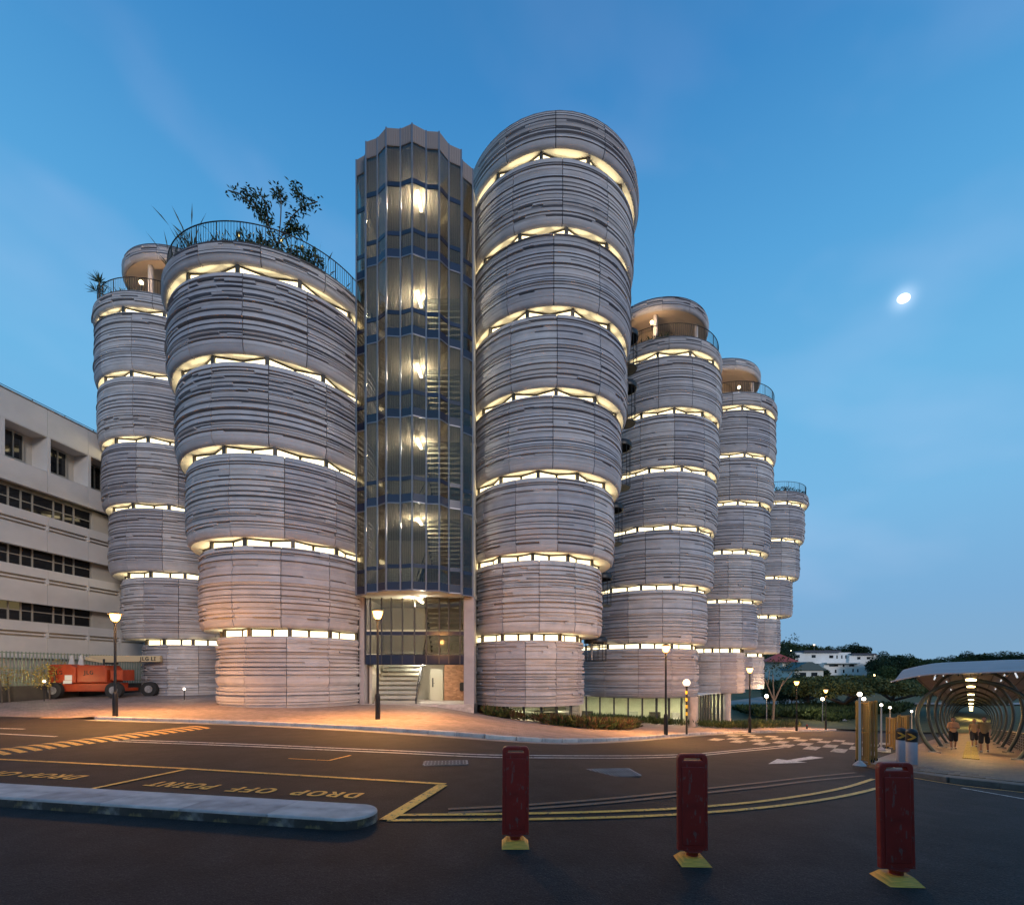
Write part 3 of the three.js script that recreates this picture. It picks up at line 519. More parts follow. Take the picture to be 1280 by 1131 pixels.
  // tube lamps on the ceilings
  const lamps = [[2.62, 30.2], [6.45, 29.5], [11.2, 29], [15.85, 28.9], [20.25, 28.9], [24.55, 28.9], [30.45, 28.9]];
  lamps.forEach(([y, d], i) => {
    wobj('tube_light', box(0.16, 0.08, 1.3, -5.58, y - 0.06, -d), M.tubeGlow, root);
    const l = new THREE.PointLight(new THREE.Color(1, 0.91, 0.7), i ? (i === 1 ? 34 : 20) : 14); l.name = 'tube_light_source'; l.castShadow = true; l.shadow.radius = 4; l.position.set(-5.58 + 5.5, y - 0.3, -d + 30); root.add(l);
  });
  // gutter pipe and bracket arms on the flank
  wobj('rain_pipe', bar([-9.05, 0.2, -28.3], [-9.05, 6.4, -28.3], 0.05, 8), M.iron, root);
}
// ---------------------------------------------------------------- white slab building, fence and hedge
{
  const base = [-31.3, 0, -29.3], root = thing('slab_building', 'long white concrete building with ribbon windows beside the round towers', 'building', base, 1.4347);
  const S = (px) => (35.3 / ((640 - px) / 600 + 0.137) - 29.3) * 1.009;
  const s0 = -12, s1 = 15, joints = [s0, -7.4, -3.7, S(59), S(110), S(150), S(180), s1];
  const run = (name, y0, y1, z, t, mat) => { for (let i = 0; i < joints.length - 1; i++) { const a = joints[i] + 0.012, b = joints[i + 1] - 0.012; obj(name, box(b - a, y1 - y0, t, (a + b) / 2, (y0 + y1) / 2, z - t / 2, 0, 1), mat, root); } };
  obj('core_wall', box(s1 - s0, 19.2, 10, (s0 + s1) / 2, 9.6, -6.2), M.cream2 = std({ map: mottled([0.42, 0.39, 0.34], 128, 5, 0.15, 4), roughness: 0.85 }), root);
  run('wall_panel', 17.72, 19.5, 0, 0.3, M.wall);
  obj('roof_coping', box(s1 - s0, 0.07, 0.5, (s0 + s1) / 2, 19.56, -0.2), M.kerbGrey, root);
  obj('roof_rail', [box(s1 - s0, 0.03, 0.03, (s0 + s1) / 2, 19.85, -0.3), ...Array.from({ length: 14 }, (_, i) => box(0.03, 0.3, 0.03, s0 + i * 2, 19.72, -0.3))], M.iron, root);
  run('wall_panel', 13.95, 15.35, 0, 0.3, M.wall);
  // deep window boxes of the top storey
  const boxes = [[S(-70) , S(1)], [S(2.5), S(59)], [S(62), S(110)], [S(113.5), S(150)], [S(153), S(182)]];
  boxes.forEach(([a, b], i) => {
    const w = b - a, wn = w * 0.76;
    obj('box_fin', box(0.2, 2.36, 1.2, b + 0.1, 16.53, -0.6), M.wall, root);
    obj('box_head', box(w - 0.01, 0.06, 1.15, (a + b) / 2, 17.7, -0.6), M.wall, root);
    const sill = extr([[0, 0], [1.15, 0], [1.15, 0.42], [0.02, 0.04]], w - 0.02); sill.rotateY(Math.PI / 2); sill.translate(a + 0.01, 15.36, 0); obj('box_sill', sill, M.wall, root);
    const win = obj('window', [box(wn + 0.1, 0.08, 0.1, a + wn / 2, 17.55, -1.1), box(wn + 0.1, 0.08, 0.1, a + wn / 2, 15.85, -1.1), box(0.08, 1.62, 0.1, a + wn, 16.7, -1.1), box(0.07, 1.62, 0.1, a + wn * 0.7, 16.7, -1.1), box(0.08, 1.62, 0.1, a + 0.03, 16.7, -1.1)], M.winFrame, root);
    obj('pane', box(wn * 0.7 - 0.1, 1.6, 0.02, a + wn * 0.35, 16.7, -1.12), M.darkGlass, win); obj('pane', box(wn * 0.3 - 0.1, 1.6, 0.02, a + wn * 0.85, 16.7, -1.12), M.darkGlass, win);
  });
  // ribbon windows
  const cuts = [S(-95), S(-70), S(-52), S(-34), S(-12), S(-3) , S(21), S(36.6), S(51), S(77), S(89.5), S(102), S(123)];
  const end = S(123.5), mulls = cuts;
  [12.4, 8.85, 5.3].forEach((y, fl) => {
    const h = 1.42;
    run('spandrel_slab', y - 2.35, y - 0.98, 0.0, 0.3, M.wall);
    run('parapet_slab', y - 0.62, y - 0.03, 0.06, 0.36, M.wall);
    run('slot_slab', y - 0.98, y - 0.62, -0.16, 0.2, M.cream2);
    run('slot_bar', y - 0.85, y - 0.75, 0.0, 0.12, M.wall);
    for (const j of joints.slice(1)) obj('slot_post', box(0.16, 0.36, 0.2, j, y - 0.8, -0.06), M.wall, root);
    obj('ledge', box(s1 - s0, 0.05, 0.9, (s0 + s1) / 2, y - 0.02, -0.55), M.wall, root);
    obj('window_wall', box(s1 - end, 1.5, 0.3, (s1 + end) / 2, y + 0.75, -0.72), M.cream2, root);
    const win = obj('ribbon_window', [box(end - mulls[0], 0.07, 0.09, (end + mulls[0]) / 2, y + 0.06, -0.7), box(end - mulls[0], 0.06, 0.09, (end + mulls[0]) / 2, y + h * 0.52, -0.7), box(end - mulls[0], 0.08, 0.09, (end + mulls[0]) / 2, y + h, -0.7), ...mulls.map((m) => box(0.08, h, 0.11, m, y + h / 2, -0.7))], M.winFrame, root);
    for (let i = 0; i < mulls.length - 1; i++) for (const [a, b] of [[0.1, h * 0.5], [h * 0.54, h - 0.04]]) obj('pane', box(mulls[i + 1] - mulls[i] - 0.09, b - a, 0.02, (mulls[i] + mulls[i + 1]) / 2, y + (a + b) / 2, -0.72), fl === 2 && i < 7 && a > 0.3 ? M.litPane ??= glow([0.9, 0.7, 0.3], 0.1, [0.05, 0.05, 0.04]) : M.darkGlass, win);
  });
  run('wall_panel', 0.2, 2.9, -0.3, 0.3, M.cream2);
}
{
  // picket fence on a low dark wall
  const th = 1.4347, root = thing('picket_fence', 'pale green metal picket fence on a dark plinth before the white building', 'fence', [-29.35, 0.2, -28.8], th);
  const len = 20, a = -9;
  obj('plinth', box(len, 1.25, 0.25, a + len / 2, 0.4, 0), std({ map: mottled([0.05, 0.045, 0.04], 128, 6, 0.3, 2), roughness: 0.9 }), root);
  M.fence = std({ color: [0.22, 0.27, 0.22], roughness: 0.5, metalness: 0.2 });
  obj('fence_rail', box(len, 0.06, 0.04, a + len / 2, 3.0, 0), M.fence, root); obj('fence_rail', box(len, 0.06, 0.04, a + len / 2, 2.1, 0), M.fence, root); obj('fence_rail', box(len, 0.06, 0.04, a + len / 2, 1.25, 0), M.fence, root);
  const pg = box(0.055, 2.05, 0.045); for (let i = 0; i < 100; i++) obj('picket', pg, M.fence, root).position.set(a + 0.1 + i * 0.2, 2.05, 0.045);
}
// ---------------------------------------------------------------- painted words
roadText('DROP', [456, 992], [374, 988], 0.34, 'painted_word_drop');
roadText('OFF', [351, 986.5], [297, 983.8], 0.34, 'painted_word_off');
roadText('POINT', [278, 981.5], [200, 977], 0.36, 'painted_word_point');
roadText('DROP', [112, 970], [44, 966.5], 0.36, 'painted_word_drop');
roadText('OFF', [33, 966], [-18, 963.2], 0.36, 'painted_word_off');
// ---------------------------------------------------------------- traffic island with a rounded nose
{
  const nose = onGround(468, 1029), a = [-14, 8.9], L = Math.hypot(nose[0] - a[0], nose[1] - a[1]), th = Math.atan2(nose[1] - a[1], nose[0] - a[0]), w = 0.74, h = 0.15;
  const root = struct(new THREE.Group()); root.name = numbered('traffic_island'); scene.add(root); root.position.set(a[0], 0, -a[1]); root.rotation.y = th;
  const outline = (k) => { const s = new THREE.Shape(), r = w / 2 - k; s.moveTo(0, -0.37 + k); s.lineTo(L - 0.37, -0.37 + k); s.absarc(L - 0.37, 0, r, -Math.PI / 2, Math.PI / 2, false); s.lineTo(0, 0.37 - k); s.closePath(); return s; };
  // side in stained concrete, top slabs pale
  const side = new THREE.ExtrudeGeometry(outline(0), { depth: h - 0.035, bevelEnabled: false, curveSegments: 14 }); side.rotateX(-Math.PI / 2); side.translate(0, 0, 0.0); obj('island_side', side, M.grime, root).position.z = 0.0;
  const n = 9; // cast lengths of the top
  for (let i = 0; i < n; i++) {
    const x0 = L * i / n + 0.004, x1 = L * (i + 1) / n - 0.004; let s;
    if (i < n - 1) s = shapeOf([[x0, -0.34], [x1, -0.34], [x1, 0.34], [x0, 0.34]]);
    else { s = new THREE.Shape(); s.moveTo(x0, -0.34); s.lineTo(L - 0.37, -0.34); s.absarc(L - 0.37, 0, 0.34, -Math.PI / 2, Math.PI / 2, false); s.lineTo(x0, 0.34); s.closePath(); }
    const g = new THREE.ExtrudeGeometry(s, { depth: 0.01, bevelEnabled: true, bevelThickness: 0.026, bevelSize: 0.028, bevelSegments: 3, curveSegments: 14 }); g.rotateX(-Math.PI / 2); g.translate(0, h - 0.036, 0);
    obj('island_slab', g, [M.kerb, M.kerb2 ??= std({ map: mottled([0.42, 0.37, 0.36], 256, 5, 0.45, 1.3), roughness: 0.85, bumpMap: fine, bumpScale: 0.005 })][i % 2], root);
  }
}
// ---------------------------------------------------------------- street lamps
const SOD = new THREE.Color(1, 0.44, 0.11);
function lampMesh(t, h) {
  obj('pole', new THREE.CylinderGeometry(0.045, 0.055, h - 1.05, 12), M.black, t).position.y = 1.0 + (h - 1.05) / 2 - 0.02;
  obj('pole_base', lathe([[0.001, 0], [0.1, 0], [0.1, 0.95], [0.085, 1.02], [0.055, 1.06]], 14), M.black, t);
  const lantern = obj('lantern', lathe([[0.001, h - 0.08], [0.07, h - 0.06], [0.14, h + 0.02], [0.19, h + 0.2], [0.19, h + 0.26], [0.001, h + 0.26]], 16), M.lampGlow ??= glow([1, 0.46, 0.09], 10), t);
  obj('lantern_cap', lathe([[0.001, h + 0.36], [0.12, h + 0.34], [0.27, h + 0.275], [0.27, h + 0.262], [0.001, h + 0.262]], 16), M.black, t);
  obj('lantern_collar', lathe([[0.05, h - 0.14], [0.08, h - 0.1], [0.072, h - 0.062]], 12), M.black, t);
}
function streetLamp(px, py, I, label, h = 4.15, lift = KERB_H) {
  const [X, D] = onGround(px, py, lift), t = thing('street_lamp', label, 'street lamp', [X, gy(X, D) + lift, -D], 0, 'street lamps along the forecourt');
  lampMesh(t, h);
  // most of the light leaves downward under the cap, some sideways through the glass
  const l = new THREE.PointLight(SOD, I * 0.5); l.name = 'street_lamp_source'; l.position.y = h + 0.1; l.castShadow = true; l.shadow.radius = 7; t.add(l);
  const s = new THREE.SpotLight(SOD, I * 2.6, 0, 1.35, 1); s.name = 'street_lamp_beam'; s.position.set(0, h + 0.05, 0); s.target.position.set(0, 0, 0); s.castShadow = true; s.shadow.radius = 7; t.add(s, s.target); return t;
}
streetLamp(143.5, 895.5, 150, 'amber street lamp on a black post before the orange boom lift');
streetLamp(472, 899, 150, 'amber street lamp on a black post before the stair tower entrance');
streetLamp(832.5, 918.5, 120, 'amber street lamp on a black post beside the striped crossing beacon');
streetLamp(937.5, 915.7, 120, 'amber street lamp on a black post before the glazed ground floor end');
streetLamp(996, 913.5, 120, 'amber street lamp on a black post beside the white notice board');
streetLamp(1032.5, 912, 120, 'amber street lamp on a black post beside a slim white lamp');
// crossing beacon
{
  const [X, D] = onGround(858.5, 917.7, KERB_H), t = thing('crossing_beacon', 'black and yellow striped beacon post with glowing white globe', 'beacon', [X, gy(X, D) + KERB_H, -D]);
  const h = 2.55; for (let i = 0; i < 9; i++) obj('post_band', new THREE.CylinderGeometry(0.055, 0.055, i < 1 ? 1.0 : 0.19, 12), i % 2 ? M.beacYellow ??= std({ color: [0.65, 0.42, 0.03], roughness: 0.5 }) : M.black, t).position.y = i < 1 ? 0.5 : 1.0 + 0.19 * (i - 0.5);
  obj('globe_collar', new THREE.CylinderGeometry(0.09, 0.06, 0.08, 12), M.black, t).position.y = h;
  obj('lamp_globe', new THREE.SphereGeometry(0.19, 20, 14), glow([1, 0.8, 0.6], 1.6), t).position.y = h + 0.2;
  const l = new THREE.PointLight(new THREE.Color(1, 0.8, 0.55), 3); l.name = 'beacon_source'; l.position.y = h + 0.2; l.castShadow = true; l.shadow.radius = 8; t.add(l);
}
// small path lights by the towers
function pathLight(px, py, label) {
  const [X, D] = onGround(px, py, KERB_H), t = thing('path_light', label, 'path light', [X, gy(X, D) + KERB_H, -D]);
  obj('stem', new THREE.CylinderGeometry(0.03, 0.03, 0.6, 8), M.black, t).position.y = 0.3; obj('lamp_head', new THREE.SphereGeometry(0.07, 12, 8), glow([1, 0.82, 0.6], 8), t).position.y = 0.66;
  const l = new THREE.PointLight(new THREE.Color(1, 0.8, 0.55), 1.6); l.name = 'path_light_source'; l.position.y = 0.66; l.castShadow = true; l.shadow.radius = 3; t.add(l);
}
pathLight(230, 874.5, 'short path light glowing at the foot of a round tower');
// ---------------------------------------------------------------- red delineators on yellow feet
function delineator() {
  const t = new THREE.Group(); const red = M.delRed ??= std({ map: mottled([0.24, 0.015, 0.009], 256, 9, 0.25, 0.9, (u, v, c) => { const k = smooth(0.66, 0.74, fbm(u * 40, v * 12, 4, 40, 12)); return [c[0] * (1 - k * 0.4) + 0.05 * k, c[1] + 0.05 * k, c[2] + 0.045 * k]; }), roughness: 0.48 }), yel = M.delYellow ??= std({ map: mottled([0.85, 0.37, 0.05], 128, 6, 0.4, 0.5), roughness: 0.6 });
  const s = new THREE.Shape(), w = 0.146, H = 1.02, r = 0.05; s.moveTo(-w, 0); s.lineTo(w, 0); s.lineTo(w, H - r); s.quadraticCurveTo(w, H, w - r, H); s.lineTo(-w + r, H); s.quadraticCurveTo(-w, H, -w, H - r); s.closePath();
  const hole = new THREE.Path(); hole.moveTo(-w + 0.035, H - 0.075); hole.lineTo(-w + 0.05, H - 0.025); hole.lineTo(w - 0.05, H - 0.025); hole.lineTo(w - 0.035, H - 0.075); hole.closePath(); s.holes.push(hole);
  const g = new THREE.ExtrudeGeometry(s, { depth: 0.05, bevelEnabled: true, bevelThickness: 0.012, bevelSize: 0.012, bevelSegments: 2, curveSegments: 5 }); g.translate(0, 0.14 + 0.0, -0.025); obj('board', g, red, t);
  obj('board_panel', cbox(0.235, 0.84, 0.012, 0.004, 0, 0.61, 0.042), red, t); obj('board_panel', cbox(0.235, 0.84, 0.012, 0.004, 0, 0.61, -0.042), red, t);
  obj('neck', lathe([[0.001, 0.02], [0.085, 0.02], [0.085, 0.05], [0.06, 0.06], [0.06, 0.1], [0.11, 0.128], [0.11, 0.14], [0.001, 0.14]], 16), red, t);
  const f = new THREE.CylinderGeometry(0.14, 0.225, 0.07, 4, 1); f.rotateY(Math.PI / 4); f.translate(0, 0.036, 0); obj('foot', f.toNonIndexed(), yel, t);
  obj('foot_bolt', new THREE.CylinderGeometry(0.012, 0.012, 0.012, 6), M.iron, t).position.set(0.09, 0.062, 0.09);
  return t;
}
{
  const spots = [[644, 1056, 0.02, 0.006, 'red delineator board on a yellow foot, first along from the traffic island'], [865.5, 1077, -0.05, -0.004, 'red delineator board on a yellow foot, standing between two others'], [1121, 1101, -0.1, -0.02, 'red delineator board on a yellow foot, standing before the chevron bollards']];
  const proto = delineator();
  spots.forEach(([px, py, turn, lean, label], i) => { const [X, D] = onGround(px, py), c = proto.clone(); c.name = numbered('delineator'); c.position.set(X, gy(X, D) + 0.003, -D); c.rotation.set(0, turn, -lean); scene.add(c); tag(c, label, 'delineator', 'red delineators'); });
}
// ---------------------------------------------------------------- orange boom lift
{
  const [X, D] = [-27.0, 31.3], t = thing('boom_lift', 'orange wheeled boom lift parked before the picket fence', 'boom lift', [X, gy(X, D) + KERB_H, -D], 0.12);
  const or = std({ map: mottled([0.4, 0.055, 0.015], 128, 5, 0.3, 2), roughness: 0.45 }), rub = std({ color: [0.02, 0.02, 0.02], roughness: 0.85 }), beige = std({ color: [0.5, 0.4, 0.24], roughness: 0.6 });
  obj('chassis', [cbox(3.2, 0.55, 1.2, 0.05, -0.15, 0.68, 0), cbox(0.9, 0.2, 1.9, 0.03, -1.9, 0.52, 0), cbox(0.5, 0.2, 1.9, 0.03, 1.6, 0.52, 0)], or, t);
  const eng = obj('engine_cover', extr([[-2.35, 0.98], [-0.75, 0.98], [-0.75, 1.95], [-1.1, 2.15], [-2.2, 2.12], [-2.35, 1.9]], 1.7, 0.05), or, t); eng.position.z = -0.85;
  const tank = obj('tank_cover', extr([[-0.72, 0.98], [1.0, 0.98], [1.0, 1.8], [0.8, 2.08], [-0.72, 2.1]], 1.6, 0.05), or, t); tank.position.z = -0.8;
  obj('rear_cover', cbox(0.75, 0.7, 1.3, 0.08, 1.45, 1.45, 0), or, t);
  obj('exhaust', [new THREE.CylinderGeometry(0.06, 0.06, 0.4, 10).translate(0.6, 2.3, 0.4), box(0.6, 0.12, 0.5, 0.75, 2.22, 0)], M.iron, t);
  const cone = lathe([[0.001, 0], [0.2, 0], [0.05, 0.62], [0.001, 0.62]], 12); for (const x of [-1.55, -1.0]) obj('boom_bracket', extr([[x - 0.18, 2.1], [x + 0.18, 2.1], [x + 0.1, 2.75], [x - 0.02, 2.75]], 0.1, 0.01), std({ color: [0.5, 0.5, 0.48], roughness: 0.6 }), t);
  const boom = obj('boom', [beam([-0.9, 2.55, -0.3], [0.9, 2.2, -0.3], 0.2, 0.26), cbox(4.4, 0.42, 0.3, 0.02, 1.1, 2.55, -0.9)], beige, t);
  const txt = (s, size, x, y, z, parent, mat) => { const g = new THREE.ExtrudeGeometry(font.generateShapes(s, size), { depth: 0.006, bevelEnabled: false, curveSegments: 3 }); g.translate(x, y, z); obj('lettering', g, mat, parent); };
  txt('JLG LI', 0.26, 2.05, 2.42, -0.748, boom, M.black); txt('JLG', 0.26, -0.3, 1.5, 0.801, t, M.black); txt('JLG', 0.24, -2.0, 1.5, 0.851, t, M.black);
  const wheel = (x, z, r) => { const w = obj('wheel', new THREE.TorusGeometry(r - 0.16, 0.16, 10, 22), rub, t); w.position.set(x, r, z); obj('tyre', new THREE.CylinderGeometry(r, r, 0.3, 22).rotateX(Math.PI / 2), rub, w); obj('rim', new THREE.CylinderGeometry(r * 0.5, r * 0.5, 0.33, 14).rotateX(Math.PI / 2), M.kerbGrey, w); };
  wheel(-1.9, 0.95, 0.5); wheel(-1.9, -0.95, 0.5); wheel(1.6, 0.95, 0.5); wheel(2.55, -0.95, 0.5);
  obj('data_plate', [box(0.42, 0.32, 0.01, -1.15, 1.3, 0.857), box(0.5, 0.2, 0.01, -1.2, 1.02, 0.852)], std({ color: [0.6, 0.6, 0.58], roughness: 0.6 }), t);
  obj('marker_lamp', new THREE.SphereGeometry(0.06, 10, 8), glow([1, 0.8, 0.6], 6), t).position.set(-2.42, 1.0, 0.7);
}
// spare wheels of a second machine parked behind the tower
// ---------------------------------------------------------------- afterglow is kept off the road by the hall behind the camera
{
  const t = thing('lecture_hall', 'long plain hall across the road behind the viewpoint', 'building', [22, 0, 34], 0.517);
  obj('wall', box(90, 15.6, 12, 0, 7.8, 0), M.wall, t); obj('roof', box(92, 0.6, 14, 0, 15.9, 0), M.kerbGrey, t);
  for (let i = 0; i < 22; i++) for (let f = 0; f < 3; f++) { const w = obj('window', box(2.6, 1.7, 0.1, -42 + i * 4, 3 + f * 4.4, -6.02), M.winFrame, t); obj('pane', box(2.4, 1.5, 0.06, -42 + i * 4, 3 + f * 4.4, -6.07), M.darkGlass, w); }
}
// ---------------------------------------------------------------- glazed lower ground floor under the towers
M.roomGlass = phys({ color: [0.85, 0.88, 0.82], roughness: 0.02, transmission: 1, thickness: 0, ior: 1.45 });
M.room = std({ map: mottled([0.62, 0.6, 0.46], 128, 5, 0.2, 3), roughness: 0.8 });
function glazing(label, line, y0, y1, depth, lamps, step = 1.15) {
  const root = thing('glazed_ground_floor', label, 'glass front', [line[0][0], y0, -line[0][1]], 0, 'lit glass fronts');
  const pts = resample(line, step), W = (n, g, m) => wobj(n, g, m, root);
  for (let i = 0; i < pts.length - 1; i++) {
    const [ax, ad] = pts[i], [bx, bd] = pts[i + 1], L = Math.hypot(bx - ax, bd - ad), ry = Math.atan2(bd - ad, bx - ax); if (L < 0.1) continue;
    W('mullion', box(0.12, y1 - y0, 0.16, ax, (y0 + y1) / 2, -ad, ry), M.darkBar);
    W('glass_pane', box(L - 0.13, y1 - y0 - 0.1, 0.012, (ax + bx) / 2, (y0 + y1) / 2, -(ad + bd) / 2, ry), M.roomGlass);
  }
  const xs = line.map((p) => p[0]), ds = line.map((p) => p[1]), x0 = Math.min(...xs) - 0.5, x1 = Math.max(...xs) + 0.5, d1 = Math.max(...ds) + depth, d0 = Math.min(...ds);
  W('room_wall', box(x1 - x0, y1 - y0, 0.2, (x0 + x1) / 2, (y0 + y1) / 2, -d1), M.room);
  const plate = (y, t) => { const g = extr([...line.map(([x, d]) => [x, d - 0.02]), [x1 - 0.4, d1], [x0 + 0.4, d1]], t); g.rotateX(-Math.PI / 2); g.translate(0, y, 0); return g; };
  W('room_floor', plate(y0 - 0.1, 0.1), M.kerbGrey);
  W('room_ceiling', plate(y1 + 0.004, 0.06), M.soffit);
  for (let i = 0; i < 5; i++) W('shelf_unit', [box(0.9, R(0.9, 1.5), 0.4, x0 + (x1 - x0) * (i + 0.5) / 5, y0 + 0.6, -d1 + 0.6), box(1.4, 0.06, 0.7, x0 + (x1 - x0) * (i + 0.2) / 5, y0 + 0.75, -d1 + 1.8)], [M.frame, M.kerb, M.step][i % 3]);
  for (const [x, d, k] of lamps) { W('ceiling_light', box(0.9, 0.05, 0.3, x, y1 - 0.03, -d), M.officeGlow ??= glow([1, 0.97, 0.75], 3)); const l = new THREE.RectAreaLight(new THREE.Color(1, 0.95, 0.7), k, 0.9, 0.3); l.name = 'ceiling_light_source'; l.rotation.x = -Math.PI / 2; l.position.set(x - root.position.x, y1 - 0.07 - root.position.y, -d - root.position.z); root.add(l); }
  return root;
}
{
  const P = (px, D) => [(px - MID) / FOC * D, D];
  glazing('long lit glass front under the round towers beside the crossing beacon', [P(733, 40.5), P(775, 39.6), P(820, 39.4), P(868, 40.2)], -2.75, 0.02, 3, [[7.6, 41.2, 110], [10.2, 41, 110], [12.8, 41, 110], [15, 41.5, 110]]);
  glazing('lit glass front with close mullions between the two round columns', [P(869, 40.4), P(890, 44.5), P(913, 47)], -2.85, 0.02, 2.5, [[17, 44, 110], [18.8, 46.4, 110], [20.5, 48, 110]], 0.8);
  glazing('low lit glass front behind the shrubs under the tallest tower', [P(600, 30.6), P(640, 29.3), P(680, 29.2), P(726, 30.4)], -1.3, -0.02, 3, [[0, 31, 110], [2.5, 31, 110]], 1.05);
  for (const [px, D, label] of [[866, 39.2, 'round pale column before the glass front beside the beacon'], [908, 46.2, 'round pale column at the far end of the glass front']]) { const p = P(px, D), t = thing('round_column', label, 'column', [p[0], -3, -D], 0, 'round columns'); obj('shaft', new THREE.CylinderGeometry(0.42, 0.42, 3.05, 24).translate(0, 1.52, 0), M.kerb, t); obj('footing', lathe([[0.001, 0.32], [0.5, 0.3], [0.52, 0], [0.001, 0]], 20), M.kerbGrey, t); }
  // undersides of the lowest storeys
  for (const [X, D, r] of [[11.12, 43, 4.9], [20.07, 48.99, 3.1], [1.1, 31.83, 3.35], [28.55, 61.27, 3.0]]) tag(obj('tower_underside', lathe([[0.001, -0.02], [r, -0.02], [r, 0.06], [0.001, 0.06]], 40).translate(X, 0, -D), M.ledge), `pale underside slab ${X > 25 ? 'of the last tower in the row' : X > 15 ? 'of the tower above the end column' : X > 5 ? 'above the long lit glass front' : 'above the low glass front behind shrubs'}`, 'slab');
}
// ---------------------------------------------------------------- service balconies squeezed between two towers
{
  const spots = [[788.5, 418, 462, 35.6, 'below the pavilion'], [786.5, 481, 530, 35.6, 'second'], [780, 554, 610, 35.4, 'third'], [770, 632, 680, 35.2, 'fourth'], [756, 718, 757, 34.8, 'fifth'], [750, 797, 826, 34.4, 'lowest']];
  spots.forEach(([px, y0, y1, D, which], i) => {
    const a = at(px, y1, D), b = at(px, y0, D), h = b.y - a.y, t = thing('service_balcony', ['dark curved balcony tight below the pavilion parapet between the towers', 'dark curved balcony level with the second window ring from the parapet', 'dark curved balcony level with the third window ring between the towers', 'dark curved balcony level with the fourth window ring between the towers', 'dark mesh balcony at the storey above the lowest one between the towers', 'mesh balcony hanging just above the lowest storey between the towers'][i], 'balcony', [a.x - 0.3, a.y, -D], 0, 'service balconies');
    obj('cage_floor', new THREE.CylinderGeometry(0.75, 0.75, 0.08, 20), M.iron, t); obj('cage_cap', lathe([[0.001, h + 0.1], [0.6, h + 0.08], [0.85, h - 0.05], [0.85, h - 0.4], [0.78, h - 0.4]], 22), M.black, t);
    for (let k = 0; k < 14; k++) { const q = k / 14 * Math.PI * 2; obj('cage_bar', new THREE.CylinderGeometry(0.016, 0.016, h - 0.35, 5), M.iron, t).position.set(Math.sin(q) * 0.76, (h - 0.35) / 2, Math.cos(q) * 0.76); }
    obj('cage_ring', new THREE.TorusGeometry(0.76, 0.025, 5, 24).rotateX(Math.PI / 2).translate(0, 1.0, 0), M.iron, t);
    obj('rain_pipe', new THREE.CylinderGeometry(0.1, 0.1, h, 8).translate(-0.3, h / 2, 0), M.steelGrey, t);
  });
}
